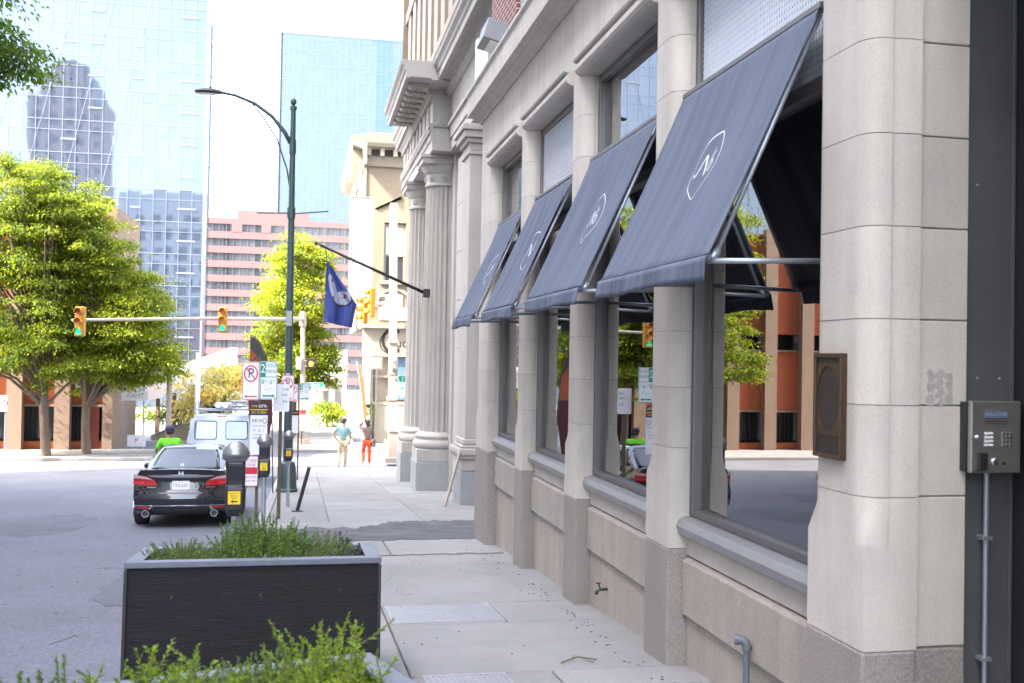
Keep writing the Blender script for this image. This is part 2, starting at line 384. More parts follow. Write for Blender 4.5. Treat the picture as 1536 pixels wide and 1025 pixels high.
pat = MB(); n = 70
Rp = random.Random(2)
pts = [(-.5 + 3.95*i/n, 14.14 + .05*sin(i*.6) + Rp.uniform(-.05,.05)) for i in range(n+1)] + [(3.45 - 3.95*i/n, 16.85 + .10*sin(i*.9) + Rp.uniform(-.12,.12) - (.9 if i > 35 else 0)*min(1, (i-35)/10)) for i in range(n+1)]
pat.prism([(x, y) for x, y in pts], 'z', -.10, .004, slope=-.066)
struct('alley_asphalt', pat, m_dark)
gap = MB().box(-.53, 3.45, 14.15, 16.9, -.12, -.004, slope=-.066); struct('alley_apron', gap, m_conc)
kb = MB()
for i in range(28):
    y0 = -6 + i*1.55
    if y0 < 37: kb.box(-.72, -.54, y0+.005, y0+1.545, -.32, .003, slope=-.066)
struct('kerb', kb, m_kerb, bevel=.02)
fk = slab_grid([-30, -20, -11.0], [43.0, 45.0], dz=.30); 
far = MB().box(-60, -4.6, 42.2, 46, -3.2, -2.56); struct('far_pavement', far, m_conc, bevel=.02)
far2 = MB().box(-.72, 40, 45.6, 49.3, -3.2, -2.56).box(-.72, 2.4, 49.3, 70, -3.2, -2.56); struct('far_corner_pavement', far2, m_conc, bevel=.02)
lf = MB().box(-15, -11.0, -30, 32, -.6, 0, slope=-.066); struct('opposite_pavement', lf, m_conc)
rc = MB(); R_ = random.Random(12)
for x0, y0, dx, n_ in ((-4.2,11.0,.5,9),(-2.6,14.0,.45,7),(-5.5,8.4,.3,10),(-3.4,7.2,.22,6),(-6.5,17,.8,8),(-2.0,9.0,.15,5)):
    x, y = x0, y0; pth = []
    for k in range(n_): pth.append((x, y, road_z(y)+.001)); x += dx*.35+R_.uniform(-.05,.05); y += R_.uniform(-.12,.14)
    rc.tube(pth, .004, 4)
for k in range(40): 
    x, y = R_.uniform(-6,-1.3), R_.uniform(6,18); rc.box(-.012,.012,-.012,.012,0,.006,mat=Matrix.Translation((x,y,road_z(y)))@Matrix.Rotation(R_.uniform(0,3),4,'Z'))
struct('road_crack', rc, m_dark)
rp_ = MB(); R_ = random.Random(6)
def blot(x, y, rx, ry):
    q = [(x+rx*cos(2*pi*k/26)*R_.uniform(.85,1.1), y+ry*sin(2*pi*k/26)*R_.uniform(.85,1.1)) for k in range(26)]
    rp_.add([(a, b, road_z(b)+.0045) for a, b in q], [tuple(range(26))])
for a in ((-1.75,12.2,.45,1.3),(-4.6,20.5,.8,2.2),(-7.6,24,1.0,2.6)): blot(*a)
struct('road_patch', rp_, M('patched_asphalt', (.104,.107,.124), .92, var=.3, scale=1.2, bump=.3, bscale=55, speck=.8, speckscale=45))
# raised crack across the pavement
crk = MB(); p = []
for i in range(40):
    p.append((-.1+i*.066, 12.52+random.uniform(-.03,.03), G(12.5)+.003))
for i in range(39): crk.tube([p[i], p[i+1]], random.uniform(.006,.016), 5)
p = [(1.75,9.5+i*.12+.0, G(9.5+i*.12)+.001) for i in range(0)]
for path in ([(.62,10.0),(.7,10.25),(.86,10.45),(.97,10.9),(.93,11.2)], [(.95,9.35),(.99,9.6),(.9,9.85),(.94,10.0)], [(.72,6.6),(.68,7.2),(.73,7.7),(.69,8.1)]):
    crk.tube([(x, y, G(y)+.0015) for x, y in path], .0026, 5)
struct('pavement_crack', crk, m_joint)
# litter in the angle of the wall
lit = MB()
for i in range(60):
    y = random.uniform(6.0, 13.2); x = 2.30-abs(random.gauss(0,.10)); 
    lit.box(-.009,.009,-.004,.004,0,.004, mat=Matrix.Translation((x,y,G(y)+.003))@Matrix.Rotation(random.uniform(0,6),4,'Z')@Matrix.Rotation(random.uniform(-.5,.5),4,'X'))
for i in range(22):
    y = random.uniform(5.5, 13); x = random.uniform(.6,2.3)
    lit.box(-.007,.007,-.004,.004,0,.004, mat=Matrix.Translation((x,y,G(y)+.003))@Matrix.Rotation(random.uniform(0,6),4,'Z'))
lo = struct('leaf_litter', lit, M('dry_litter', (.10,.075,.05), .95, var=.3)); lo['kind'] = 'stuff'; lo['label'] = 'dry leaf crumbs scattered along the foot of the stone wall'; lo['category'] = 'leaf litter'
tw = MB().tube([(1.72,6.66,G(6.66)+.01),(1.85,6.72,G(6.7)+.03),(1.98,6.70,G(6.7)+.012)], .005, 6).tube([(1.80,6.70,G(6.7)+.02),(1.86,6.84,G(6.84)+.015)], .003, 6).tube([(1.86,6.72,G(6.7)+.03),(1.93,6.61,G(6.6)+.012)], .003, 6)
t = thing('twig', 'small dead forked twig lying on the pale pavement before the wall', 'twig', (1.8,6.7,G(6.7)))
tw.build('branch', m_bark, t)
# grates in the pavement
def grate(x0, x1, y0, y1, label):
    t = thing('sidewalk_grate', label, 'grate', ((x0+x1)/2, (y0+y1)/2, G((y0+y1)/2)), group='iron grates in the pavement')
    f = MB()
    for a in ((x0-.03,x0,y0-.03,y1+.03),(x1,x1+.03,y0-.03,y1+.03),(x0,x1,y0-.03,y0),(x0,x1,y1,y1+.03)): f.box(*a, -.02, .007, slope=-.066)
    f.build('frame', m_iron, t, bevel=.002)
    b = MB(); n = int((x1-x0)/.033)
    for i in range(n): x = x0+(i+.5)*(x1-x0)/n; b.box(x-.011, x+.011, y0, y1, -.02, .0055, slope=-.066)
    for k in range(1,4): y = y0+(y1-y0)*k/4; b.box(x0, x1, y-.006, y+.006, -.02, .0035, slope=-.066)
    b.build('bar_grid', m_iron, t)
    MB().box(x0, x1, y0, y1, -.025, .0025, slope=-.066).build('pit_plate', m_sill, t)
grate(.76, 1.62, 8.24, 9.0, 'ribbed iron pavement grate beside the rear planter, the farther one')
grate(.80, 1.28, 5.7, 6.46, 'ribbed iron pavement grate at the bottom edge of the picture')

# ------------------------------------------------------------------ the stone shop building
B = thing('stone_building', 'pale limestone corner building with four awninged shop windows and granite base', 'building', (2.45, 7, G(7)))
PIL = [(4.07,4.57),(6.50,6.95),(8.85,9.27),(11.15,11.56),(13.40,14.30)]      # near and far face of each pilaster
XF = 2.40
JZ = [1.016, 1.42, 1.80, 2.21, 2.62, 3.04, 3.42, 3.80, 4.165]
def pil_ring(y0, y1, z, k, xb=2.70, r=.115, near=True, far=True):
    # plan of a pilaster, k = 0 square corner .. 1 rolled corner with a quirk behind it
    P = []
    def corner(yc, sgn):
        out = []
        for i in range(9):
            a = pi/2*i/8
            sq = (XF + (r if i > 4 else r*i/4.) , yc + sgn*(r - (r*(8-i)/4. if i >= 4 else r)) ) if False else None
            # square corner path: along front to the corner then back along the side
            t = i/8
            if t <= .5: q = (XF, yc + sgn*r*(1-2*t))
            else: q = (XF + r*(2*t-1), yc)
            ro = (XF + r*(1-cos(a)), yc + sgn*r*(1-sin(a)))
            out.append((q[0]*(1-k)+ro[0]*k, q[1]*(1-k)+ro[1]*k))
        out.append((XF + r + .002, yc + sgn*.010*k)); out.append((XF + r + .02, yc + sgn*.010*k)); out.append((XF + r + .05, yc))
        return out
    near_c = corner(y0, 1); far_c = corner(y1, -1)
    P = list(reversed(near_c)) + far_c
    P = [(xb, y0)] + P + [(xb, y1)]
    return [(x, y, z) for x, y in P]
walls = MB()
for i, (y0, y1) in enumerate(PIL):
    xb = 2.66
    mb = MB(); g = .0019
    z0 = .348; r_ = .13
    segs = [(z0, .81, 0, 0), (.81, .955, 0, 1)]
    mb.loft([pil_ring(y0,y1,zz,k,xb) for zz, k in ((z0,0),(.803,0),(.81,0),(.95,1),(.957,1),(JZ[0]-g,1))])
    for a, b in zip(JZ[:-1], JZ[1:]):
        mb.loft([pil_ring(y0,y1,a+g,1,xb), pil_ring(y0,y1,b-g,1,xb)])
    po = mb.build('pilaster', m_lime, B, smooth=True, sharp=33)
    co_ = MB(); rr = [[(x+(0.008 if x < 2.6 else 0), min(max(y, y0+.020), y1-.020), z) for x, y, z in pil_ring(y0,y1,zz,1,xb)] for zz in (z0, 4.16)]
    co_.loft(rr); co_.build('joint', m_joint, po)
    pl = MB().box(XF-.004, xb-.004, y0-.004, y1+.004, G(y1)-.25, .345)
    pl.build('plinth', m_granite, po, bevel=.012)
# wall above the windows, in blocks
wb = MB()
ys = [-8, 2.0, 4.07] + [(a+b)/2 for a, b in PIL[1:-1]] + [14.30]
for a, b in zip(ys[:-1], ys[1:]):
    wb.box(2.42, 2.9, a+.0025, b-.0025, 4.17, 4.92)
wb.box(2.42, 2.9, -8, 2.0, -.5, 4.17)
wb.build('upper_wall', m_lime2, B, bevel=.003, seg=1)
MB().box(2.47, 2.88, 2.0, 14.29, 4.175, 4.9).build('wall_core', m_joint, B)
# cornice
prof = [(2.6,4.925),(2.40,4.925),(2.40,4.945),(2.385,4.955),(2.36,4.962),(2.325,4.972),(2.30,4.985),(2.30,5.0),(2.21,5.005),(2.21,5.26),(2.18,5.29),(2.18,5.33),(2.6,5.36)]
cb = MB()
yy = [-8, 2] + [3.2+1.25*k for k in range(9)] + [14.42]
for a, b in zip(yy[:-1], yy[1:]): cb.prism(prof, 'y', a+.0015, b-.0015)
cb.build('cornice', m_lime, B, bevel=.004, seg=1)
# windows
LAT = M('window_screen', (.60,.64,.70), .6, var=0)
for i in range(4):
    y0 = PIL[i][1]; y1 = PIL[i+1][0]; xg = 2.60
    wn_ = MB()                                                    # the frame
    zb, zt = .565, 4.15
    for (a, b, c, d) in ((y0+.005,y0+.06,zb,zt),(y1-.06,y1-.005,zb,zt)): wn_.box(2.545, 2.655, a, b, c, d)
    wn_.box(2.55, 2.65, y0+.06, y1-.06, zb, zb+.05); wn_.box(2.55, 2.65, y0+.06, y1-.06, zt-.07, zt)
    wn_.box(2.54, 2.655, y0+.06, y1-.06, 2.98, 3.06)
    wo = wn_.build('window', m_frame, B, bevel=.006)
    ym = (y0+y1)/2; tw_ = .013 if i == 0 else .004
    pn_ = MB().box(-.004, .004, y0+.055-ym, y1-.055-ym, zb+.045, 2.985, mat=Matrix(((1,tw_,0,xg),(0,1,0,ym),(0,0,1,0),(0,0,0,1))))
    pn_.build('lower_pane', m_glass, wo)
    MB().box(xg-.004, xg+.004, y0+.06, y1-.06, 3.06, zt-.07).build('upper_pane', m_glass_fr if i in (0,2) else m_glass_up, wo)
    sp = [(2.70,.43),(2.50,.43),(2.47,.45),(2.455,.50),(2.475,.545),(2.53,.563),(2.70,.566)]
    MB().prism(sp, 'y', y0-.03+.001, y1+.03-.001).build('sill', m_sill, wo, bevel=.004)
    if i == 0: MB().box(2.70, 2.715, 5.28, y1-.04, .63, 2.93).build('backing_panel', M('brown_backing', (.46,.16,.075), .85, var=.12, scale=2), wo)
    bl = MB()
    if i == 0:       # perforated screen
        for k in range(26): z = 3.09+k*.039; bl.box(2.578, 2.582, y0+.062, y1-.062, z, z+.022)
        for k in range(58): y = y0+.07+k*(y1-y0-.14)/58; bl.box(2.573, 2.577, y, y+.018, 3.07, 4.075)
        bl.build('screen', LAT, wo)
    elif i == 2:     # slatted blind
        for k in range(38): z = 3.08+k*.0265; bl.box(2.570, 2.586, y0+.063, y1-.063, z, z+.017)
        bl.build('blind', m_blind, wo)
    # lintel mould over the opening
    lp = [(2.56,4.152),(2.44,4.152),(2.395,4.158),(2.365,4.175),(2.345,4.20),(2.345,4.235),(2.36,4.262),(2.375,4.272),(2.335,4.278),(2.325,4.30),(2.34,4.318),(2.56,4.322)]
    MB().prism(lp, 'y', y0-.02, y1+.10).build('lintel', m_lime, B, bevel=.003, seg=1)
    # apron below the sill
    MB().box(2.53, 2.70, y0, y1, .305, .428).build('apron_band', m_lime, B, bevel=.004)
    up = [(2.70,.300),(2.56,.300),(2.50,.272),(2.50,-.085),(2.70,-.085)]
    MB().prism(up, 'y', y0+.012, y1-.012).build('apron_panel', m_granite2, B, bevel=.006)
    MB().box(2.535, 2.69, y0+.004, y1-.004, -1.4, -.088).build('base_panel', m_granite2, B, bevel=.004)
# rooms behind the panes
ib = MB()
ib.box(2.72, 6.0, 4.3, 14.25, -.10, 0.0).box(5.9, 6.0, 4.3, 14.25, 0.0, 4.9).box(2.9, 5.9, 4.3, 14.25, 2.98, 3.05).box(2.72, 5.9, 4.25, 4.32, 0, 4.9).box(2.72,5.9,14.2,14.25,0,4.9)
ib.box(2.9, 5.9, 4.32, 14.2, 4.8, 4.88)
for (a, b) in PIL[1:-1]: ib.box(2.665, 3.3, a+.02, b-.02, 0, 4.8)
ib.build('interior', m_inwall, B)
# reveal beside the entrance: stone return, dark metal panel, recess
rt = MB()
zz = [.35, 1.016, 1.42, 1.80, 2.21, 2.62, 3.04, 3.42, 3.80, 4.165]
for a, b in zip(zz[:-1], zz[1:]):
    rt.box(2.640, 2.915, 4.098, 4.24, a+.003, b-.003)
rt.build('stone_return', m_lime, B, bevel=.004, seg=1)
MB().box(2.60, 2.92, 4.112, 4.235, .0, 4.16).build('return_core', m_joint, B)
MB().box(2.637, 2.917, 4.096, 4.24, -.4, .345).build('return_plinth', m_granite, B, bevel=.01)
res = MB(); fr_ = frame((2.785,4.0975,1.50)); R_ = random.Random(4)
for cx, w2 in ((-.052,.013),(-.008,.018),(.040,.012)):
    for k in range(46):
        a, b = cx+R_.uniform(-w2,w2), R_.uniform(-.085,.075)*(1 if cx < .03 else .75); q = R_.uniform(.004,.012)
        res.flat(fr_, [(a-q,b-q*.8),(a+q,b-q),(a+q*.7,b+q),(a-q*.6,b+q*1.2)], -.001, .0004+.00003*k)
res.build('adhesive_residue', M('adhesive_residue', (.37,.34,.315), .9, var=.25, scale=30), B)
dp = MB().box(2.922, 3.165, 4.125, 4.24, -.4, 4.16).box(3.150, 3.168, 4.115, 4.125, -.4, 4.16)
dp.build('metal_panel', m_darkmetal, B, bevel=.003)
sc = MB()
for x, z in ((2.975,2.42),(3.10,1.545),(2.985,1.545)): sc.ball((x,4.125,z), .006, 8, 6)
sc.build('panel_screw', m_steel, B, smooth=True)
db = MB().box(3.17, 3.26, 2.0, 4.24, -.4, 4.16).box(2.9, 3.26, 2.0, 4.12, 3.6, 4.165)
db.build('entrance_recess', m_black, B)
# upper storeys
ub = MB()
for a, b, z0, z1 in ((-8,11.3,5.36,20),(12.5,14.3,5.36,20),(11.3,12.5,8.2,20)): ub.box(2.52, 12, a, b, z0, z1)
ub.box(2.9, 12, 11.3, 12.5, 5.36, 8.2).box(2.9, 12, -8, 14.3, 4.925, 5.36)
ub.build('brick_storey', m_brickr, B)
MB().box(2.62, 2.7, 11.3, 12.5, 5.36, 8.2).build('upper_window', m_darkwin, B)
MB().box(2.56, 2.64, 11.3, 11.42, 5.36, 8.2).box(2.56, 2.64, 12.38, 12.5, 5.36, 8.2).box(2.56,2.64,11.42,12.38,5.36,5.46).box(2.57,2.63,11.42,12.38,6.7,6.8).build('upper_window_frame', m_sill, B)
MB().box(2.30, 2.46, 14.20, 14.36, 5.362, 6.1).build('corner_board', m_white, B, bevel=.01)
MB().box(2.3, 12, 2.0, 2.05, -.5, 4.1).box(9, 12, -8, 14.3, -1.4, 4.9).box(3.3,12,14.2,14.3,-1.4,4.9).build('rear_wall', m_brickr, B)

# flood lamp on the cornice
t = thing('flood_lamp', 'grey box flood lamp bolted on the stone cornice', 'lamp', (2.30, 12.6, 5.36))
fl = frame((2.26, 12.62, 5.62), (0,1,0), (.25,0,.97), (-.97,0,.25))
hb = MB().flat(fl, [(-.26,-.12),(.26,-.12),(.26,.14),(-.26,.14)], -.12, .16)
hb.build('housing', M('lamp_grey', (.22,.225,.235), .5, metal=.3, var=.05), t, bevel=.015)
MB().flat(frame((2.26,12.62,5.50),(0,1,0),(.97,0,-.25),(-.25,0,-.97)), [(-.22,-.09),(.22,-.09),(.22,.09),(-.22,.09)], 0, .012).build('lens', m_white, t)
MB().tube([(2.34,12.62,5.34),(2.34,12.62,5.52)], .035, 10).build('bracket', m_black, t)

# bronze plaque
t = thing('wall_plaque', 'bronze rectangular plaque with a dark oval panel on the nearest pilaster', 'plaque', (2.40,4.35,1.17))
fp = frame((2.40, 4.35, 1.405), (0,-1,0), (0,0,1), (-1,0,0))
MB().flat(fp, [(-.115,-.232),(.115,-.232),(.115,.232),(-.115,.232)], -.005, .022).build('plate', m_dbronze, t, bevel=.004)
rim = MB()
for q in ([(-.125,-.242),(.125,-.242),(.125,-.222),(-.125,-.222)],[(-.125,.222),(.125,.222),(.125,.242),(-.125,.242)],[(-.125,-.222),(-.108,-.222),(-.108,.222),(-.125,.222)],[(.108,-.222),(.125,-.222),(.125,.222),(.108,.222)]): rim.flat(fp, q, -.005, .034)
rim.build('border', m_bronze, t, bevel=.003)
ov = MB(); spn = [( .10*cos(2*pi*k/40), .03+.155*sin(2*pi*k/40)) for k in range(40)]
for k in range(40):                                                     # spandrels round the oval, as a raised field
    a, b = spn[k], spn[(k+1)%40]
    def out(p):
        x, y = p[0], p[1]-.03; s_ = min(.107/max(abs(x),1e-6), .165/max(abs(y),1e-6)); return (x*s_, y*s_+.03)
    ov.flat(fp, [a, b, out(b), out(a)], .021, .026)
ov.build('oval_surround', m_bronze, t)
MB().text(fp, 'BUILDING', .030, 0, -.165, .0235, .85).build('lettering', m_bronze, t)
# conduit, intercom
t = thing('intercom', 'steel door entry intercom with keypad on the dark metal jamb', 'intercom', (3.045,4.12,1.13))
fi = frame((3.010, 4.118, 1.285))
MB().flat(fi, [(-.128,-.155),(.128,-.155),(.128,.155),(-.128,.155)], 0, .055).build('housing', m_black, t, bevel=.004)
MB().flat(fi, [(-.118,-.160),(.132,-.160),(.132,.160),(-.118,.160)], .056, .085).build('face_plate', m_steel, t, bevel=.006)
MB().flat(fi, [(-.055,.085),(.065,.085),(.065,.118),(-.055,.118)], .085, .088).build('display', M('lcd', (.10,.14,.20), .15, var=.1), t)
MB().text(fi, 'WELCOME', .022, .005, .101, .0884).build('display_text', M('lcd_ink', (.35,.42,.5), .4, var=0), t)
MB().flat(fi, [(-.05,.068),(.062,.068),(.062,.071),(-.05,.071)], .085, .0865).flat(fi, [(-.05,.058),(.062,.058),(.062,.061),(-.05,.061)], .085, .0865).build('label_line', m_black, t)
for k in range(4): MB().flat(fi, [(-.052,.012-k*.017),(-.008,.012-k*.017),(-.010,.022-k*.017),(-.050,.022-k*.017)], .085, .089).build('speaker_slot', m_white, t)
for a in range(4):
    for b in range(3): MB().flat(fi, [(.036+b*.018,.012-a*.018),(.048+b*.018,.012-a*.018),(.048+b*.018,.024-a*.018),(.036+b*.018,.024-a*.018)], .085, .092).build('key', m_chrome, t, bevel=.002)
MB().flat(fi, [(-.092,-.145),(-.046,-.145),(-.046,-.068),(-.092,-.068)], .085, .108).build('card_reader', m_meter, t, bevel=.006)
MB().lathe(fi(0,-.108,.084), [(.017,0),(.017,-.006),(.013,-.010),(.0,-.011)], 20, 'y').build('call_button', m_chrome, t, smooth=True, sharp=30)
MB().lathe(fi(.045,-.116,.084), [(.008,0),(.008,-.004),(.0,-.005)], 14, 'y').build('lock', m_bronze, t)
MB().lathe(fi(-.088,-.0,.084), [(.011,0),(.011,-.006),(.004,-.012),(0,-.012)], 14, 'y').build('camera_lens', m_chrome, t, smooth=True, sharp=30)
t = thing('conduit', 'thin galvanised conduit running down from the steel intercom', 'conduit', (3.05,4.09,-.2))
MB().tube([(3.012,4.09,1.13),(3.012,4.09,-.25)], .0125, 12).build('tube', m_pipe, t, smooth=True, sharp=40)
for z in (.83, .29): MB().box(2.987, 3.037, 4.073, 4.124, z-.01, z+.01).build('strap', m_pipe, t, bevel=.003)
# vent pipe and tap
m_vent = M('weathered_zinc', (.12,.135,.155), .6, metal=.2, var=.3, scale=14)
t = thing('vent_pipe', 'galvanised vent pipe with an elbow rising from the pavement by the wall', 'pipe', (2.47,5.40,G(5.4)))
MB().tube([(2.47,5.40,-.40),(2.47,5.40,.0)], .019, 14).build('riser', m_vent, t, smooth=True, sharp=40)
el = [(2.47-.035*(1-cos(a)), 5.40+.02*(1-cos(a)), .0+.035*sin(a)) for a in [pi/2*k/6 for k in range(7)]]
MB().tube(el+[(2.415,5.43,.033)], .024, 14).build('elbow', m_vent, t, smooth=True, sharp=40)
MB().tube([(2.47,5.40,-.02),(2.47,5.40,.008)], .028, 14).tube([(2.435,5.42,.035),(2.412,5.432,.033)], .029, 14).build('collar', m_vent, t, smooth=True, sharp=40)
t = thing('hose_tap', 'small green brass hose tap sticking out of the granite panel', 'tap', (2.53,8.3,-.32))
gt = M('verdigris_brass', (.06,.09,.07), .5, metal=.6, var=.3, scale=40)
MB().tube([(2.54,8.3,-.33),(2.47,8.3,-.33),(2.447,8.3,-.343),(2.44,8.3,-.37)], [.013,.013,.014,.015], 12).build('spout', gt, t, smooth=True)
MB().tube([(2.475,8.3,-.33),(2.465,8.32,-.292)], .007, 8).lathe((2.463,8.323,-.29), [(.0,0),(.022,.002),(.022,.010),(0,.012)], 12).build('handle', gt, t, smooth=True, sharp=40)

# ------------------------------------------------------------------ awnings
TX, TZ, BX, BZ = 2.475, 3.37, 1.90, 2.10
def awning(y0, y1, label, dz=0, seed=0):
    R = random.Random(seed)
    t = thing('awning', label, 'awning', (TX, (y0+y1)/2, TZ+dz), group='blue canvas awnings over the shop windows')
    ph = [(R.uniform(0,6), R.uniform(4,26), R.uniform(.002,.0085)) for _ in range(10)]
    nx, ns = 70, 24
    L = hypot(TX-BX, TZ-BZ); ex = (TX-BX)/L; ez = (TZ-BZ)/L
    def P(y, s, off=0):                                  # s along the slope from the front bar, off outwards
        k = (y-y0)/(y1-y0)
        sag = -.045*sin(pi*min(1, max(0, s/L)))*(sin(pi*k)**.6)*.8
        wr = sum(a*sin(f*y+p+.25*s) for p, f, a in ph)*min(1, max(0,(L-s)*4))*(.4+.6*sin(pi*max(0,min(1,s/L))))
        d = off + sag + wr
        return Vector((BX+ex*s - ez*d, y, BZ+dz+ez*s + ex*d))
    cv = MB(); V = [P(y0+(y1-y0)*i/nx, L*j/ns) for j in range(ns+1) for i in range(nx+1)]; n = nx+1
    cv.add(V, [(j*n+i, j*n+i+1, (j+1)*n+i+1, (j+1)*n+i) for j in range(ns) for i in range(nx)])
    c = cv.build('canopy', m_canvas, t, smooth=True); so_ = c.modifiers.new('thick', 'SOLIDIFY'); so_.thickness = .004; so_.offset = -1
    vl = MB(); V = []
    for j in range(5):
        for i in range(nx+1):
            y = y0+(y1-y0)*i/nx; k = j/4
            V.append((BX-.014-.012*k + .010*k*sin(9*y+seed)+.004*k*sin(31*y), y, BZ+dz+.012-(.115+.008*sin(5*y+seed))*k))
    vl.add(V, [(j*n+i, j*n+i+1, (j+1)*n+i+1, (j+1)*n+i) for j in range(4) for i in range(nx)])
    v = vl.build('valance', m_canvas, t, smooth=True); so_ = v.modifiers.new('thick', 'SOLIDIFY'); so_.thickness = .004
    MB().tube([P(y0+.01, 0, -.012)+Vector((0,0,.005)), P(y1-.01, 0, -.012)+Vector((0,0,.005))], .019, 12).build('front_bar', m_canvas, t, smooth=True)
    MB().tube([P(y0+.012,.02,.010), P(y1-.012,.02,.010)], .006, 8).build('seam', m_canvas, t, smooth=True)
    for e, y in ((1, y0+.035), (-1, y1-.035)):
        a = MB().tube([Vector((BX+.015, y, BZ+dz-.01)), Vector((2.56, y, BZ+dz+.01))], .0145, 10); a.build('arm', m_pipe, t, smooth=True)
        q = MB().tube([P(y, .03, -.035), P(y, L-.02, -.03)], .0135, 10); q.tube([P(y,.0,-.02), P(y,.07,-.037)], .021, 10); q.build('rafter', m_pipe, t, smooth=True)
    MB().box(TX-.012, TX+.05, y0-.02, y1+.02, TZ+dz-.01, TZ+dz+.022).build('head_rail', m_frame, t, bevel=.004)
    # printed emblem
    yc = (y0+y1)/2-.14; sc = .69; e = MB()
    fr = lambda a, b, d=0: P(yc-a, sc+b, .0035+d)
    K = 60; o_ = []; i_ = []
    for k in range(K+1):
        a = pi/2 + 2*pi*k/K; rr = .205
        pt = 1 + .14*max(0, 1-abs(((a-3*pi/2+pi) % (2*pi))-pi)/.5)**1.3
        wd = .0055 + .004*max(0, sin(a))
        o_.append((.86*rr*cos(a), rr*pt*sin(a))); i_.append((.86*(rr-wd)*cos(a), (rr*pt-wd)*sin(a)))
    for k in range(K): e.flat(fr, [o_[k], o_[k+1], i_[k+1], i_[k]], 0, .0012)
    e.build('emblem_ring', m_emb, t)
    l = MB()
    def stroke(pts, w0, w1=None):
        for k in range(len(pts)-1):
            (ax, ay), (bx, by) = pts[k], pts[k+1]; d = hypot(bx-ax, by-ay) or 1; nx_, ny_ = -(by-ay)/d, (bx-ax)/d
            wa = w0 + ((w1 or w0)-w0)*k/(len(pts)-1); wb_ = w0 + ((w1 or w0)-w0)*(k+1)/(len(pts)-1)
            l.flat(fr, [(ax+nx_*wa, ay+ny_*wa), (bx+nx_*wb_, by+ny_*wb_), (bx-nx_*wb_, by-ny_*wb_), (ax-nx_*wa, ay-ny_*wa)], .0002, .0014)
    stroke([(-.115,-.055),(-.108,-.075),(-.09,-.07),(-.078,-.03),(-.062,.04),(-.052,.062),(-.04,.06)], .0035)
    stroke([(-.05,.062),(-.02,-.0),(.012,-.075)], .008)
    stroke([(.012,-.075),(.022,-.02),(.034,.05),(.045,.085),(.062,.092)], .0035)
    stroke([(.088+.026*cos(a)*1.0-.012*0, -.03+.036*sin(a)) for a in [2*pi*k/18 for k in range(19)]], .0045)
    stroke([(.064,-.02),(.066,.012),(.080,.045),(.10,.058)], .0045)
    l.build('emblem_letters', m_emb, t)
awning(4.66, 6.50, 'largest and nearest blue canvas awning with a white ringed monogram', 0, 3)
awning(6.99, 8.78, 'second nearest blue awning, between the biggest one and the narrower farther ones', -.005, 11)
awning(9.40, 11.02, 'third blue awning from the camera, its white ring emblem seen very slanted', -.02, 23)
awning(11.68, 13.22, 'farthest and smallest blue awning, next to the fluted stone columns', -.035, 31)

# ------------------------------------------------------------------ the building with the columned front
P_ = thing('portico_building', 'grey stone building with giant fluted columns and a heavy bracketed cornice', 'building', (3.3, 24, G(24)))
MB().box(3.55, 16, 14.55, 33.0, -2.6, 7.9).build('wall', m_greyst, P_)
wl_ = MB()
for a, b in ((14.55,17.3),(17.31,20.0),(21.0,23.6)):
    for k in range(7): wl_.box(3.42, 3.545, a, b-.01, -1.5+k*1.1, -1.5+(k+1)*1.1-.008)
wl_.build('wall_facing', m_greyst, P_, bevel=.004, seg=1)
# entablature: over the columns and, set back, over the wall
def entab(xf, y0, y1, ztop=8.28, yend=None):
    e = MB()
    pr = [(4,6.45),(xf,6.45),(xf,6.72),(xf-.03,6.72),(xf-.03,6.98),(xf-.09,7.0),(xf-.09,7.08),(xf+.0,7.10),(xf+.0,7.72),(xf-.05,7.74),(xf-.10,7.80),(xf-.14,7.84),(xf-.14,7.88),(4,7.88)]
    e.prism(pr, 'y', y0, y1); return e
def corn(xf, y0, y1, pj):
    # corona with drip, coved top
    pr = [(4,7.883),(xf-.14,7.883),(xf-.16,7.92),(xf-pj+.10,7.93),(xf-pj+.10,7.90),(xf-pj,7.90),(xf-pj,8.06),(xf-pj-.03,8.08),(xf-pj-.05,8.16),(xf-pj-.11,8.22),(xf-pj-.13,8.30),(4,8.36)]
    return MB().prism(pr, 'y', y0, y1)
en = entab(2.85, 23.95, 31.2).build('entablature', m_greyst, P_, bevel=.005, seg=1)
entab(3.28, 14.55, 23.945).build('wall_entablature', m_greyst, P_, bevel=.005, seg=1)
corn(2.85, 28.205, 31.5, .22).build('lower_cornice', m_greyst, P_, bevel=.006, seg=1)
co1 = corn(2.85, 23.10, 28.2, .72); 
cn = co1.build('cornice', m_greyst, P_, bevel=.006, seg=1)
corn(3.28, 14.55, 23.095, .42).build('wall_cornice', m_greyst, P_, bevel=.006, seg=1)
md = MB(); dn = MB()
for k in range(8):
    y = 23.6+k*.54; md.prism([(2.70,7.925),(2.24,7.925),(2.24,7.86),(2.28,7.83),(2.70,7.80)], 'y', y, y+.30)
    for a in range(4):
        for b in range(2): md.lathe((2.33+a*.09, y+.08+b*.14, 7.79), [(.024,.0),(.017,.045)], 6)
    md.build('cornice_bracket', m_greyst, P_); md = MB()
for k in range(49): y = 24.0+k*.143; dn.box(2.755, 2.80, y, y+.085, 7.62, 7.70)
for k in range(12): dn.box(2.86+k*.075, 2.905+k*.075, 23.88, 23.948, 7.0, 7.07)
for k in range(43): y = 24.0+k*.165; dn.box(2.76, 2.80, y, y+.10, 6.86, 6.96)
dn.build('dentils', m_greyst, P_)
tg = MB()
for k in range(8):
    y = 24.5+k*.82
    for a in range(3): tg.box(2.815, 2.848, y+a*.12, y+a*.12+.07, 7.12, 7.70)
    tg.box(2.825, 2.849, y-.01, y+.32, 7.09, 7.118).build('triglyph', m_greyst, P_); tg = MB()
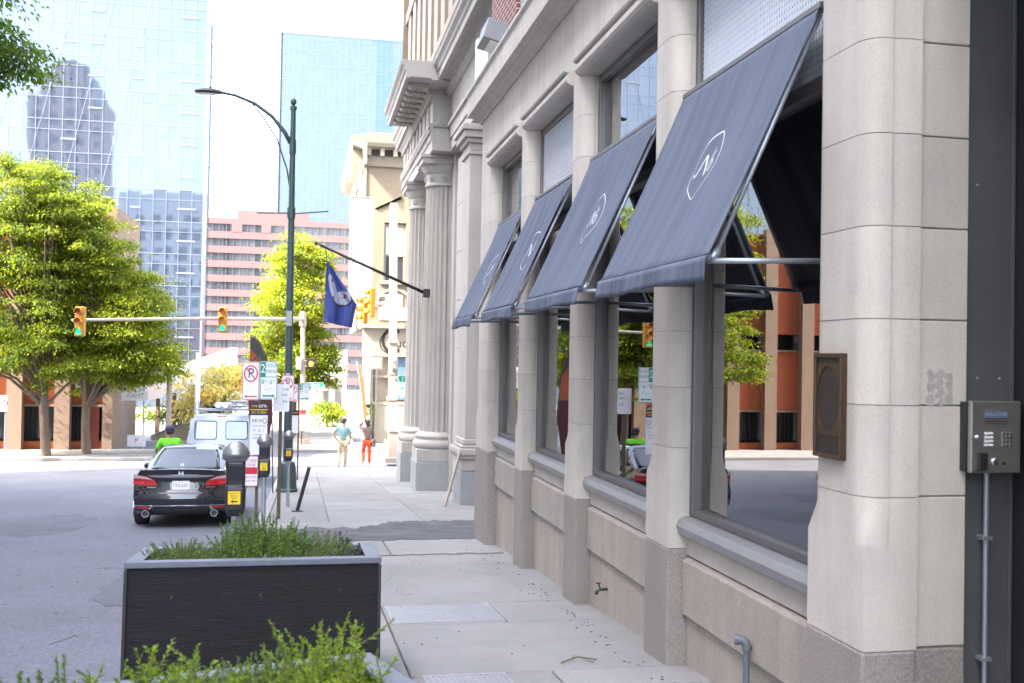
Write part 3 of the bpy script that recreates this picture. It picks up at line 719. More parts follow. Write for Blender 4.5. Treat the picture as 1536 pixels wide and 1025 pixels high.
def column(y, x=3.25):
    z0 = G(y)-.02
    MB().box(x-.60, x+.60, y-.60, y+.60, z0-.3, -.92-(y-24.9)*.04).build('column_pedestal', m_bgran, P_, bevel=.015)
    ztop = -.92-(y-24.9)*.04
    MB().box(x-.575, x+.575, y-.575, y+.575, ztop+.003, ztop+.30).build('column_plinth', m_greyst, P_, bevel=.015)
    pr = [(.56,.30),(.60,.33),(.625,.38),(.62,.45),(.58,.50),(.55,.51),(.55,.55),(.575,.57),(.575,.61),(.52,.65),(.47,.70)]
    MB().lathe((x,y,ztop+.002), pr, 40).build('column_base', m_greyst, P_, smooth=True, sharp=35)
    zt = 5.72; h = zt-(ztop+.70)
    sh = [( .462-.055*(k/10)**1.6, ztop+.70+h*k/10) for k in range(11)]
    sh = [(.47, ztop+.70), (.462,ztop+.74)] + sh[1:]
    MB().lathe((x,y,0), sh, 176, flute=22, fd=.05).build('column_shaft', m_greyst, P_, smooth=True, sharp=60)
    cp = [(.415,5.722),(.44,5.74),(.44,5.78),(.415,5.80),(.415,6.02),(.43,6.04),(.45,6.05),(.47,6.08),(.50,6.14),(.535,6.20),(.545,6.23)]
    cpo = MB().lathe((x,y,0), cp, 48).build('column_capital', m_greyst, P_, smooth=True, sharp=35)
    MB().box(x-.57, x+.57, y-.57, y+.57, 6.232, 6.36).box(x-.61, x+.61, y-.61, y+.61, 6.36, 6.446).build('abacus', m_greyst, cpo, bevel=.008)
    ro = MB()
    for k in range(8):
        a = k*pi/4+pi/8*0; cx, cy = x+.42*cos(a), y+.42*sin(a)
        for j in range(6):
            t = 2*pi*j/6; ro.ball((cx-.055*sin(a)*cos(t), cy+.055*cos(a)*cos(t), 5.91+.055*sin(t)), .03, 6, 5)
        ro.ball((cx, cy, 5.91), .03, 6, 5)
        ro.build('rosette', m_greyst, cpo, smooth=True); ro = MB()
for y in (24.95, 28.9): column(y)
# square piers against the wall behind the columns
for y in (25.0, 28.95):
    MB().box(3.42, 3.56, y-.95, y+.95, G(y)-.3, 6.44).build('wall_pier', m_greyst, P_, bevel=.01)
# the nearer pilaster on a moulded base
q = MB().box(3.06, 3.6, 19.95, 20.95, G(20)-.3, -.66); q.build('pilaster_pedestal', m_bgran, P_, bevel=.015)
MB().box(3.08, 3.6, 19.97, 20.93, -.658, -.42).box(3.03,3.6,19.92,20.98,-.418,-.34).box(2.99,3.6,19.88,21.02,-.34,-.20).box(3.05,3.6,19.94,20.96,-.198,-.14).box(3.09,3.6,19.98,20.92,-.138,-.02).build('pilaster_base', m_greyst, P_, bevel=.035, seg=3)
MB().box(3.14, 3.6, 20.03, 20.87, -.018, 5.62).build('pilaster_shaft', m_greyst, P_, bevel=.01)
MB().box(3.10,3.6,19.99,20.91,5.622,5.70).box(3.13,3.6,20.02,20.88,5.702,5.85).box(3.07,3.6,19.96,20.94,5.852,5.94).box(3.0,3.6,19.89,21.01,5.942,6.08).box(2.95,3.6,19.84,21.06,6.082,6.20).build('pilaster_capital', m_greyst, P_, bevel=.02, seg=2)
MB().tube([(3.35,21.6,-1.4),(3.35,21.6,5.5)], .055, 10).build('downpipe', m_black, P_, smooth=True)
# storeys above
fl_ = MB()
fl_.box(3.12, 16, 14.55, 34, 8.37, 9.05).box(3.02,16,14.5,34.1,9.055,9.25)
zs = [9.25, 12.6, 12.95, 16.3, 16.65, 20.5, 21.0, 25]
for z0, z1 in ((12.6,12.95),(16.3,16.65),(20.5,26)): fl_.box(3.10, 16, 14.55, 34, z0, z1)
k = 0; y = 14.55; wins = []
while y < 33.5:
    fl_.box(3.14, 16, y, y+.72, 9.25, 20.5); wins.append((y+.72, y+1.40)); y += 1.40
fl_.build('upper_storeys', M('tan_upper_stone', (.27,.225,.18), .85, var=.12, scale=1, streak=.3), P_)
MB().box(3.40, 3.45, 14.6, 33.9, 9.25, 20.5).build('upper_glazing', m_darkwin, P_)
fr_ = MB()
for a, b in wins:
    for z in (9.9, 10.9, 11.9, 13.9, 14.9, 17.6, 18.8): fr_.box(3.33, 3.39, a, b, z, z+.06)
fr_.build('glazing_bar', m_frame, P_)
sq = MB(); 
for k in range(30): sq.box(3.10, 3.115, 15+k*.62, 15.34+k*.62, 8.55, 8.90)
sq.build('attic_light', m_darkwin, P_)
MB().box(3.0,16,34.02,34.06,8.4,26).build('end_wall', m_cream, P_)

# leaning plank
t = thing('wood_plank', 'pale weathered plank leaning against the stone pilaster base', 'plank', (2.98,19.6,G(19.6)))
MB().tube([(2.70,19.55,G(19.55)+.02),(3.02,19.86,-.26)], [.035,.035], 4).build('board', M('weathered_wood', (.34,.30,.255), .8, var=.2, scale=5), t, bevel=.004)

# ------------------------------------------------------------------ cream brick shop at the far corner
Y0 = 49.0; zf = -2.55
C_ = thing('cream_brick_shop', 'cream brick corner shop with bracketed cornice across the side street', 'building', (4, Y0, zf))
cb_ = MB()
cb_.box(2.70, 3.62, Y0, Y0+14, 2.9, 10.6).box(4.66, 16, Y0, Y0+14, 2.9, 10.6).box(3.62,4.66,Y0,Y0+14,7.95,10.6).box(3.62,4.66,Y0,Y0+14,2.9,5.2).box(3.62,4.66,Y0+.30,Y0+14,5.2,7.95)
cb_.build('brick_wall', m_cream, C_)
MB().box(2.66, 2.72, Y0-.06, Y0, 2.9, 10.6).box(2.62,2.69,Y0+.0,Y0+.5,3,10.6).box(2.60,2.69,Y0+2,Y0+2.6,3,10.6).box(2.60,2.69,Y0+4,Y0+4.6,3,10.6).build('corner_strip', m_creamtrim, C_)
cp = [(2.7,10.6),(2.60,10.6),(2.55,10.9),(2.5,11.3),(2.1,11.45),(2.02,11.62),(1.96,11.92),(2.7,12.0)]
MB().prism(cp, 'y', Y0-.62, Y0+14).prism([(Y0,10.6),(Y0-.10,10.6),(Y0-.14,10.95),(Y0-.18,11.35),(Y0-.55,11.45),(Y0-.62,11.62),(Y0-.66,11.93),(Y0,12.0)], 'x', 2.02, 16).build('cornice', m_creamtrim, C_)
bk = MB()
for k in range(14): MB().box(2.72+k*.62, 2.90+k*.62, Y0-.46, Y0-.1, 11.05, 11.42).build('cornice_bracket', m_creamtrim, C_)
for k in range(12): MB().box(2.14, 2.5, Y0+.1+k*.62, Y0+.28+k*.62, 10.9, 11.42).build('cornice_bracket', m_creamtrim, C_)
bs = MB()
for k in range(13): bs.box(2.95+k*.62, 3.30+k*.62, Y0-.22, Y0-.12, 11.08, 11.40)
bs.build('cornice_vent', m_dbronze, C_)
MB().box(2.9, 9, Y0+3, Y0+8, 12.0, 12.9).build('roof_house', m_brownb, C_)
f = MB().box(3.60,3.72,Y0+.12,Y0+.28,5.2,7.9).box(4.56,4.68,Y0+.12,Y0+.28,5.2,7.9).box(3.72,4.56,Y0+.12,Y0+.28,7.75,7.9).box(3.72,4.56,Y0+.12,Y0+.28,6.35,6.45).build('window_frame', m_creamtrim, C_)
MB().box(3.72,4.56,Y0+.18,Y0+.22,6.45,7.75).build('window_blind', m_signw, C_)
MB().box(3.72,4.56,Y0+.18,Y0+.22,5.2,6.35).build('window_pane', m_pinkwin, C_)
MB().box(3.45,4.85,Y0-.14,Y0-.003,5.0,5.18).build('window_sill', m_creamtrim, C_)
ar = MB(); fa = frame((4.14,Y0-.002,3.9)); ar.ring(fa, 0, 0, .95, .95, .14, 0, .06, 24, 0, pi); ar.build('blind_arch', m_creamtrim, C_)
MB().box(3.45,4.85,Y0-.04,Y0-.003,3.30,3.88).box(3.75,4.55,Y0-.035,Y0-.003,3.88,4.5).build('arch_panel', m_signw, C_)
g1 = MB(); 
for k in range(2): g1.prism([(3.15,8.6+k*.001),(3.25,8.55),(4.4,9.1),(4.4,9.22)], 'y', Y0-.05, Y0-.003)
g1.build('gable_line', m_creamtrim, C_)
# shop front
MB().box(2.70, 16, Y0-.10, Y0+.3, 1.55, 2.9).build('sign_band', m_creamtrim, C_)
MB().box(2.6, 16, Y0-.30, Y0+.3, 2.9, 3.08).build('band_cornice', m_creamtrim, C_)
st = MB(); fs = frame((4.62, Y0-.104, 2.22))
st.text(fs, 'C', 1.75, -.62, .02, .01, .8).text(fs, 'ucci', .62, .10, -.02, .01, 1.0).ring(fs, -.62, 0, .52, .52, .05, 0, .01, 24, 1.9, 4.7)
st.build('shop_lettering', m_dbronze, C_)
MB().box(3.15, 16, Y0+.25, Y0+.3, -2.5, 1.55).build('shop_window', M('shop_interior_glass', (.40,.34,.26), .2, var=.3, scale=.8), C_)
sf = MB()
for x in (2.72, 3.1, 3.32, 4.02, 5.4, 7): sf.box(x, x+.12, Y0-.03, Y0+.25, -2.5, 1.55)
sf.box(3.1, 16, Y0-.02, Y0+.25, -.75, -.6).box(3.1, 16, Y0-.02, Y0+.25, .55, .65)
sf.build('shopfront_frame', m_creamtrim, C_)
MB().box(3.44, 16, Y0, Y0+.25, -2.55, -.76).build('stall_riser', m_creamtrim, C_)
MB().box(4.16, 5.38, Y0+.05, Y0+.1, -.5, 1.5).build('poster', M('poster_blue', (.10,.17,.24), .6, var=.3, scale=2), C_)
e = MB(); fe = frame((4.62,Y0+.046,.05)); e.ring(fe,0,0,.36,.36,.12,0,.006,20); e.ring(fe,0,0,.17,.17,.05,0,.006,16)
for k in range(8): a=k*pi/4; e.flat(fe,[(.38*cos(a)-.05,.38*sin(a)-.05),(.38*cos(a)+.05,.38*sin(a)-.05),(.38*cos(a)+.05,.38*sin(a)+.05),(.38*cos(a)-.05,.38*sin(a)+.05)],0,.006)
e.build('poster_emblem', m_white, C_)
MB().tube([(2.96,Y0-.15,-2.5),(2.96,Y0-.15,1.5)], .13, 14).build('shop_column', m_white, C_, smooth=True, sharp=40)
# blade sign
t = thing('blade_sign', 'tall white vertical blade sign with grey text bands on the cream shop corner', 'sign', (2.4,47.6,2))
MB().box(2.00, 2.86, 47.55, 47.75, 4.1, 8.85).build('panel', m_white, t, bevel=.02)
MB().box(2.86, 2.99, 47.5, 47.8, 4.05, 8.9).build('edge', M('sign_edge', (.46,.50,.44), .5, var=.03), t)
MB().box(1.93, 2.0, 47.5, 47.8, 4.05, 8.9).box(2.0,2.86,47.5,47.8,8.852,8.9).build('edge_trim', m_creamtrim, t)
g_ = M('sign_band_grey', (.40,.41,.41), .6, var=.03)
b = MB()
for z0, z1 in ((6.45,6.75),(6.02,6.36),(5.86,5.9),(5.50,5.53)): b.box(2.03,2.83,47.535,47.548,z0,z1)
b.build('text_band', g_, t)
fb = frame((2.43,47.53,6.19)); MB().text(fb,'LOBBY',.26,0,0,.006,.9).build('lettering', m_white, t)
l = MB()
for z, s in ((5.70,'SUITES AND OFFICES'),(5.38,'FOR LEASE INQUIRE')): l.text(frame((2.43,47.545,z)), s, .10,0,0,.002,.6)
l.ring(frame((2.43,47.545,4.55)),0,0,.33,.33,.03,0,.003,24,0,pi)
l.build('small_text', g_, t)
# orange banner on the shop corner
t = thing('fabric_banner', 'orange and white fabric banner hanging slanted beside the shop door', 'banner', (2.7,48.2,-.5))
bn = MB(); pts = [(2.42,1.25),(2.60,1.0),(2.78,.3),(2.92,-1.2),(2.84,-1.7),(2.70,-.6),(2.52,.6)]
bn.prism([(x,z) for x,z in pts],'y',48.2,48.22); bn.build('cloth', M('orange_cloth',(.34,.12,.04),.8,var=.4,scale=3), t)
MB().tube([(2.40,48.23,1.3),(2.92,48.23,-1.8),(2.92,48.23,-2.55)],.02,6).build('pole', m_white, t)

# white low building beyond the far corner with a grey awning
t = thing('white_annex', 'small white building with a grey sloped canopy past the far corner tree', 'building', (1.6,66,-2.55))
MB().box(1.05, 2.6, 64, 74, -2.9, 1.9).build('wall', m_white, t)
MB().box(1.2,1.5,63.96,64,-2.5,-.2).box(1.9,2.3,63.96,64,-2.5,-.2).build('door', m_sill, t)
MB().prism([(64,-.55),(64,.35),(62.4,-.55)],'x',.2,1.4).build('canopy', m_sill, t)

# ------------------------------------------------------------------ orange parking garage at the far left corner
GA = thing('parking_garage', 'orange brick parking garage with tall beige piers behind the street trees', 'building', (-16,45,-2.55))
yG = 46.0
ob = MB()
for z0, z1 in ((-2.9,-2.25),(-.75,2.1),(2.95,7.6)): ob.box(-40,-8.3,yG,yG+.4,z0,z1)
ob.build('brick_band', m_orange, GA)
MB().box(-40,-8.3,yG+.9,yG+1.0,-2.9,7.5).build('dark_interior', m_darkwin, GA)
for k in range(16):
    x = -9.85-k*1.86
    MB().box(x-.30,x+.30,yG-.45,yG-.002,-2.9,7.9).build('pier', m_pier, GA)
cpz = MB()
for z in (-.78, 2.1, 7.6): cpz.box(-40,-8.3,yG-.10,yG+.4,z+.003,z+.10)
cpz.build('coping', m_pier, GA)
rl = MB()
for k in range(150): rl.box(-38+k*.2,-37.98+k*.2,yG+.5,yG+.53,-2.25,-.6)
rl.build('window_grille', m_meter, GA)
MB().box(-8.3,-7.9,yG-.2,yG+6,-2.9,7.7).build('corner_pier', m_pier, GA)
MB().box(-40,-8.3,yG+5.7,yG+6,-2.9,7.5).build('rear_wall', m_orange, GA)
for x, w, h in ((-8.95,.5,1.9),): MB().box(x,x+w,yG-.05,yG-.004,-2.55,-2.55+h).build('service_door', M('faded_red_door', (.16,.03,.025), .7, var=.15), GA)
MB().box(-9.4,-8.7,yG-.12,yG-.05,.0,.55).build('wall_notice', m_signw, GA)

# pale concrete ramp with railing behind the trees
t = thing('concrete_ramp', 'white concrete ramp rising to the right beside the parking garage', 'ramp', (-6,52,-2.55))
MB().prism([(-7.7,-.9),(-3.6,.85),(-3.6,1.9),(-7.7,.35)],'y',54,58).build('deck', m_white, t)
for x, z in ((-7.3,-.8),(-6.5,-.5),(-5.6,-.1),(-4.8,.25),(-4.0,.6)): MB().box(x-.09,x+.09,55,55.2,-4,z).build('post', m_pier, t)
t = thing('ramp_railing', 'dark green metal railing along the white concrete ramp wall', 'railing', (-6,52,-2.55))
q = MB()
for k in range(30): x=-7.0+k*.12; q.box(x-.012,x+.012,52,52.03,-2.4+k*.048,-1.6+k*.048)
q.tube([(-7.0,52.02,-1.6),(-3.5,52.02,-.16)],.03,6).tube([(-7.0,52.02,-2.4),(-3.5,52.02,-.96)],.03,6)
q.build('bars', m_lampgreen, t)
MB().prism([(-7.2,-3.2),(-3.4,-3.2),(-3.4,-.95),(-7.2,-2.45)],'y',52.1,52.4).build('base_wall', m_creamtrim, t)
def sign_board(name, label, x, y, z, wd, ht, txt, mat, legs=True):
    t = thing(name, label, 'sign', (x,y,-2.55)); f = frame((x,y,z))
    MB().flat(f,[(-wd/2,-ht/2),(wd/2,-ht/2),(wd/2,ht/2),(-wd/2,ht/2)],-.03,0).build('panel', m_signw, t)
    MB().text(f,txt,ht*.6,0,0,.006,.9).build('lettering', mat, t)
    if legs: MB().box(x-wd*.4,x-wd*.4+.05,y+.03,y+.08,-2.6,z).box(x+wd*.4-.05,x+wd*.4,y+.03,y+.08,-2.6,z).build('leg', m_galv, t)
sign_board('parking_sign','white board with red lettering low beside the garage corner',-7.0,46.4,-2.25,.75,.5,'P',m_signr)
sign_board('parking_sign','white board with red lettering hung high beside the garage corner',-7.2,47.0,.25,1.0,.5,'PARK',m_signr)
sign_board('parking_sign','white board with grey lettering under the higher red one by the garage corner',-7.2,47.0,-.35,1.1,.4,'PUBLIC',m_galv,False)
sign_board('curb_sign','small white parking sign on a thin post at the left edge',-11.15,41.6,-.45,.45,.6,'NO',m_signk)
for x, y, lab in ((-4.35,44.6,'thin white utility pole beside the blossoming tree'),(-5.45,44.4,'beige timber pole in front of the white ramp')):
    t = thing('utility_pole', lab, 'pole', (x,y,-2.55))
    MB().tube([(x,y,-2.6),(x,y,1.6)],[.12,.10],10).build('shaft', m_white if x>-5 else m_gold, t, smooth=True)
    MB().box(x-.16,x+.16,y-.16,y+.16,-2.6,-2.45).build('base', m_galv, t, bevel=.01)
t = thing('wall_cabinet', 'brown boxed cabinet on the ramp wall beside the white pole', 'cabinet', (-4.8,50,-1))
MB().box(-5.15,-4.6,49.9,50.2,-1.0,.05).build('body', m_brownj, t, bevel=.01); MB().box(-5.1,-4.9,49.88,49.9,-.9,-.05).box(-4.85,-4.65,49.88,49.9,-.9,-.05).build('door', m_dbronze, t); MB().box(-4.95,-4.8,50,50.15,-3,-1).build('leg', m_dbronze, t)

# ------------------------------------------------------------------ towers
def tower(name, label, x0, x1, y, depth, z1, pitch_x, pitch_z, glass, strip=None, z0=-8, seed=1, side='right', spandrel=.0):
    t = thing(name, label, 'tower', ((x0+x1)/2, y, z0))
    R = random.Random(seed)
    MB().box(x0+.3, x1-.3, y+.5, y+depth, z0, z1-.3).build('core', m_pinkwin, t)
    pn = MB(); st_ = MB(); sd2_ = MB()
    nx = int((x1-x0)/pitch_x); nz = int((z1-z0)/pitch_z)
    for j in range(nz):
        za, zb = z1-(j+1)*pitch_z, z1-j*pitch_z
        for i in range(nx):
            xa, xb = x1-(i+1)*pitch_x, x1-i*pitch_x
            tx, tz = R.gauss(0,.004), R.gauss(0,.004)
            for c, d in ((za, zb-1.25), (zb-1.25, zb)):
                V = [(xa, y+tx*.5, c), (xb, y-tx*.5, c), (xb, y-tx*.5+tz, d), (xa, y+tx*.5+tz, d)]
                (st_ if strip and strip[0] <= (xa+xb)/2 <= strip[1] else pn).add(V, [(0,1,2,3)])
        ny = int(depth/pitch_x)
        for i in range(ny):
            for xx in (x0, x1):
                sd2_.add([(xx, y+i*pitch_x, za),(xx, y+(i+1)*pitch_x, za),(xx, y+(i+1)*pitch_x, zb),(xx, y+i*pitch_x, zb)], [(0,1,2,3)])
    pn.build('glass_skin', glass, t); sd2_.build('side_glass', m_tgs, t)
    if st_.v: st_.build('dark_strip', m_tg3, t)
    m = MB()
    for i in range(nx+1): x = x1-i*pitch_x; m.box(x-.03, x+.03, y-.06, y-.002, z0, z1)
    for j in range(nz+1):
        z = z1-j*pitch_z
        m.box(x0, x1, y-.05, y-.003, z-.04, z+.04); m.box(x0, x1, y-.05, y-.003, z-1.27, z-1.21)
        m.box(x1+.002, x1+.06, y, y+depth, z-.05, z+.05)
    m.build('mullions', m_mull, t)
    MB().box(x0-.1, x1+.1, y-.12, y+depth+.1, z1, z1+.5).build('parapet', m_mull, t)
    for xx in (x0, x1): MB().box(xx-.22, xx+.22, y-.14, y+.3, z0, z1-.01).build('corner_trim', m_mull, t)
    MB().box(x0-.2, x0-.03, y+.302, y+depth, z0, z1-.02).build('side_cladding', m_mull, t)
    return t
tw1 = tower('glass_tower', 'tall pale blue glass tower with diagonal lines, at the left behind the trees', -62, -12.3, 130, 7, 72, 1.5, 3.9, m_tg1)
tw1o = MB()
R = random.Random(5)
for k in range(9):
    x = -14-k*4.6; tw1o.tube([(x, 129.9, 66-k*2),(x-17, 129.9, -8)], .022, 5)
tw1o.build('diagonal_cable', m_mull, tw1)
MB().box(-12.3,-12.0,129.8,130.2,-8,72).build('corner_fin', m_tgs, tw1)
bl = MB()
for j in range(24):
    z = 72-j*3.9
    for x, w_ in ((-15.5,2.2),(-26,1.6),(-29,1.8),(-21,1.2),(-38,2)):
        if R.random() < (.75 if x > -16 else .4): MB().box(x, x+w_, 129.88, 129.9, z-2.4, z-2.2).build('ceiling_light', m_mull, tw1)
tower('pale_glass_tower', 'flat topped pale blue glass tower with a deep blue strip behind the lamp post', -7.65, 30.5, 270, 40, 84.5, 1.5, 3.95, m_tg2, strip=(16.4,21.2), seed=9)
# pink office slab
PK = thing('pink_office_block', 'pink concrete office block with long ribbon windows between the glass towers', 'building', (-6,215,-8))
pk = MB(); yP = 215; X0, X1 = -30, 12
top = 29.0
pk.box(X0,X1,yP,yP+25,top-1.2,top).box(-13.9,-6.4,yP-.0,yP+24,top,top+1.7).box(-6.4,.5,yP,yP+24,top,top+1.5)
nf = 13
for k in range(nf):
    z = top-1.2-k*2.95; pk.box(X0,X1,yP,yP+.4,z-2.95,z-1.55)
pk.build('wall', m_pinkc, PK)
for k in range(nf):
    z = top-1.2-k*2.95
    wb_ = MB().box(X0,X1,yP+.25,yP+.3,z-1.55,z).build('ribbon_window', m_pinkwin, PK)
    dk = MB()
    for x in (-16.5,-10.4,-6.0,-1.5,3,7): MB().box(x,x+1.1,yP+.2,yP+.25,z-1.5,z-.05).build('dark_pane', m_darkwin, wb_)
    bl_ = MB(); n_ = 30
    for i in range(n_): x = X0+i*(X1-X0)/n_; bl_.box(x-.05,x+.05,yP+.15,yP+.25,z-1.55,z)
    bl_.build('glazing_bar', m_frame, wb_)
MB().box(-12.2,-10.2,yP-.05,yP,top-1.2-1.45,top-.9).build('wall_infill', m_pinkc, PK) if False else None
pi_ = MB()
for a,b in ((-15,-12.9),(-9.1,-7.2),(-4.6,-2.6)): pi_.box(a,b,yP-.05,yP+.2,top-2.8,top-1.15)
pi_.build('wall_infill', m_pinkc, PK)
MB().box(X0+.3,X1-.3,yP+.5,yP+25,-10,top).build('core', m_darkwin, PK)

# brown stone tower behind the camera, seen mirrored in the glass tower
BT = thing('brown_stone_tower', 'brown stone tower with stepped top, seen mirrored in the glass tower', 'tower', (-74,-75,0))
q = MB(); q.box(-84,-63,-92,-75.6,-5,78).box(-81,-66,-91,-76.2,78,86).box(-78,-69,-90,-77,86,90)
q.build('body', m_pinkwin, BT)
r_ = MB()
for z in range(0,20): r_.box(-84.3,-62.7,-92,-75.2,-5+z*4.2,-5+z*4.2+1.9)
for x in (-84.4,-80.2,-76.2,-72.2,-68.2,-64.2): r_.box(x,x+1.7,-92,-74.9,-5,80)
for x in (-81,-77,-73,-69): r_.box(x,x+2.8,-91,-75.9,78,87+ (2 if -78<x<-70 else 0))
r_.build('stone_frame', m_revst, BT)
# tall block on the opposite side of the street: outside the picture, it shades the street
OB = thing('opposite_block', 'pale office block seen only mirrored in the lower glass tower facade', 'building', (-22,10,0))
MB().box(-40,-15.2,-30,28.6,-3,36).build('body', M('pale_block_stone', (.72,.70,.68), .9, var=.06, scale=.2), OB)
w_ = MB()
for z in range(9):
    for k in range(19): w_.box(-15.2,-15.14,-28+k*3,-26.2+k*3,1+z*3.5,3.2+z*3.5)
for z in range(9):
    for k in range(8): w_.box(-39+k*3,-37.4+k*3,28.6,28.65,1+z*3.5,3.0+z*3.5)
w_.build('window_grid', m_pinkwin, OB)

# ------------------------------------------------------------------ planters and herbs
def planter(label, loc, rotz, L=1.5, D=.78, H=.80):
    t = thing('planter_box', label, 'planter', loc, (radians(-3.77), 0, rotz), 'black timber planter boxes on the pavement')
    w_ = .095
    # local: x right, y away, z up; front face at y = 0, origin at front centre bottom
    for nm, a in (('front_panel',(-L/2+.02,L/2-.02,.015,.05)),('back_panel',(-L/2+.02,L/2-.02,D-.05,D-.015)),('end_panel',(-L/2+.02,-L/2+.055,.052,D-.052)),('end_panel',(L/2-.055,L/2-.02,.052,D-.052))):
        MB().box(*a, 0, H-.04).build(nm, m_ply, t, local=True, bevel=.003)
    for sx in (-1,1):
        for y in (0, D-.03): MB().box(min(sx*(L/2-.022),sx*L/2), max(sx*(L/2-.022),sx*L/2), y+.005, y+.035, 0, H-.042).build('corner_trim', m_black, t, local=True, bevel=.006)
    r = MB()
    for q in ([(-L/2,0),(L/2,0),(L/2-w_,w_),(-L/2+w_,w_)],[(L/2,0),(L/2,D),(L/2-w_,D-w_),(L/2-w_,w_)],[(L/2,D),(-L/2,D),(-L/2+w_,D-w_),(L/2-w_,D-w_)],[(-L/2,D),(-L/2,0),(-L/2+w_,w_),(-L/2+w_,D-w_)]):
        r.prism(q,'z',H-.038,H)
    r.build('rim', m_rim, t, local=True, bevel=.006)
    MB().box(-L/2+.06,L/2-.06,.06,D-.06,H-.2,H-.10).build('soil', m_soil, t, local=True)
    for q in ((-L/2+w_,-L/2+w_-.012,w_-.01,D-w_+.01),(L/2-w_,L/2-w_+.012,w_-.01,D-w_+.01)): MB().box(min(q[:2]),max(q[:2]),q[2],q[3],H-.2,H-.012).build('liner', m_ply, t, local=True)
    for k, x in enumerate((-.48,.03,.50)):
        b = MB()
        f = frame((x, .0145, .59+.015*(k==2)))
        b.flat(f,[(-.006,-.008),(.006,-.010),(.008,.004),(.003,.011),(-.004,.007)],0,.003); b.build('screw_hole', m_bronze, t, local=True)
    return t
rear = planter('black timber planter box standing in full view, with rosemary and grey herbs', (-.26, 6.28, -.435), 0)
nearp = planter('black timber planter box cut off by the bottom edge of the picture', (-.26, 2.83, -.24), radians(14.5))
def leaves_mesh(name, P, D, Lh, W, mat, parent, local=True, droop=.25):
    # P positions, D directions, Lh lengths, W widths -> diamond leaves (numpy)
    n = len(P); up = rng.normal(size=(n,3)); sd_ = np.cross(D, up); sd_ /= np.linalg.norm(sd_, axis=1)[:,None]+1e-9
    mid = P + D*Lh[:,None]*.45; tip = P + D*Lh[:,None]; tip[:,2] -= droop*Lh
    V = np.empty((n,4,3)); V[:,0]=P; V[:,1]=mid+sd_*W[:,None]; V[:,2]=tip; V[:,3]=mid-sd_*W[:,None]
    me = bpy.data.meshes.new(name); me.vertices.add(n*4); me.loops.add(n*4); me.polygons.add(n)
    me.vertices.foreach_set('co', V.reshape(-1)); me.loops.foreach_set('vertex_index', np.arange(n*4, dtype=np.int32))
    me.polygons.foreach_set('loop_start', np.arange(0,n*4,4,dtype=np.int32)); me.update(calc_edges=True); me.validate()
    me.materials.append(mat); o = bpy.data.objects.new(name, me); COL.objects.link(o); o.parent = parent
    return o
def herb(name, label, cat, loc, n, rx, ry, hmin, hmax, leaf, per, mat, lw=.0032, spread=.35, group=None, flowers=None, fl_n=0, seed=0, curl=.3, lean=(0,0), stemmat=None, tipmat=None):
    R = np.random.default_rng(seed); t = thing(name, label, cat, loc, group=group)
    sm = MB(); P=[]; D=[]; Ls=[]; F=[]
    for i in range(n):
        a = R.uniform(0,2*pi); q = sqrt(R.uniform(0,1)); bx, by = rx*q*cos(a), ry*q*sin(a)
        h = (hmin+(hmax-hmin)*R.uniform(0,1)**1.2)*(1.0-.45*q*q)
        dx, dy = spread*bx/max(rx,.01)*h*.9 + R.normal(0,.10*h)+lean[0]*h, spread*by/max(ry,.01)*h*.9 + R.normal(0,.10*h)+lean[1]*h
        cx, cy = R.normal(0,curl*.12*h), R.normal(0,curl*.12*h)
        pts = []
        for k in range(7):
            u = k/6; pts.append((bx+dx*u**1.3+cx*sin(pi*u*1.4), by+dy*u**1.3+cy*sin(pi*u*1.4), h*u*(1-.04*u)))
        sm.tube(pts, [.0028*(1-.7*k/6)+.0006 for k in range(7)], 4, cap=False)
        m = int(per*(h/hmax)*R.uniform(.8,1.2))+4
        for k in range(m):
            u = .12+.88*(k+R.uniform(0,1))/m; s_ = min(5, int(u*6)); fr_ = u*6-s_
            p = np.array(pts[s_])*(1-fr_)+np.array(pts[s_+1])*fr_
            ax = np.array(pts[s_+1])-np.array(pts[s_]); ax /= np.linalg.norm(ax)
            an = R.uniform(0,2*pi); rad = np.array([cos(an), sin(an), 0]); e = .75+.5*u if u>.8 else .55+.25*R.uniform()
            d = rad*(1.15-.55*u) + ax*e; d /= np.linalg.norm(d)
            P.append(p); D.append(d); Ls.append(leaf*R.uniform(.6,1.2)*(1-.45*u**3))
        if flowers is not None and R.uniform() < fl_n: F.append(pts)
    sm.build('stems', stemmat or m_stem, t, local=True)
    Ls = np.array(Ls); leaves_mesh('foliage', np.array(P), np.array(D), Ls, np.full(len(Ls), lw)*R.uniform(.7,1.3,len(Ls)), mat, t)
    if F:
        P=[];D=[]
        for pts in F:
            for k in range(60):
                u = R.uniform(.72,1.0); s_=min(5,int(u*6)); fr_=u*6-s_
                p=np.array(pts[s_])*(1-fr_)+np.array(pts[s_+1])*fr_; d=R.normal(size=3); d/=np.linalg.norm(d); P.append(p);D.append(d)
        leaves_mesh('flowers', np.array(P), np.array(D), np.full(len(P),.012), np.full(len(P),.004), flowers, t)
    return t
def in_planter(pl, x, y, z):
    return pl.matrix_basis @ Vector((x, y, z))
HZ = .70
hg = 'herbs growing in the full view planter'
herb('rosemary_bush', 'tallest bright green rosemary bush in the middle of the full view planter', 'plant', in_planter(rear,.02,.45,HZ), 330, .26, .21, .16, .38, .034, 66, m_herb, .0042, seed=1, group=hg, spread=.35)
herb('rosemary_bush', 'low loose rosemary clump in the left half of the full view planter', 'plant', in_planter(rear,-.46,.42,HZ), 240, .20, .22, .08, .21, .028, 50, m_herbg, seed=2, group=hg, spread=.6)
herb('thyme_plant', 'low grey green thyme mat at the front left of the full view planter', 'plant', in_planter(rear,-.33,.22,HZ), 260, .27, .10, .06, .13, .014, 46, m_herbg, .0034, seed=3, group=hg, spread=.7)
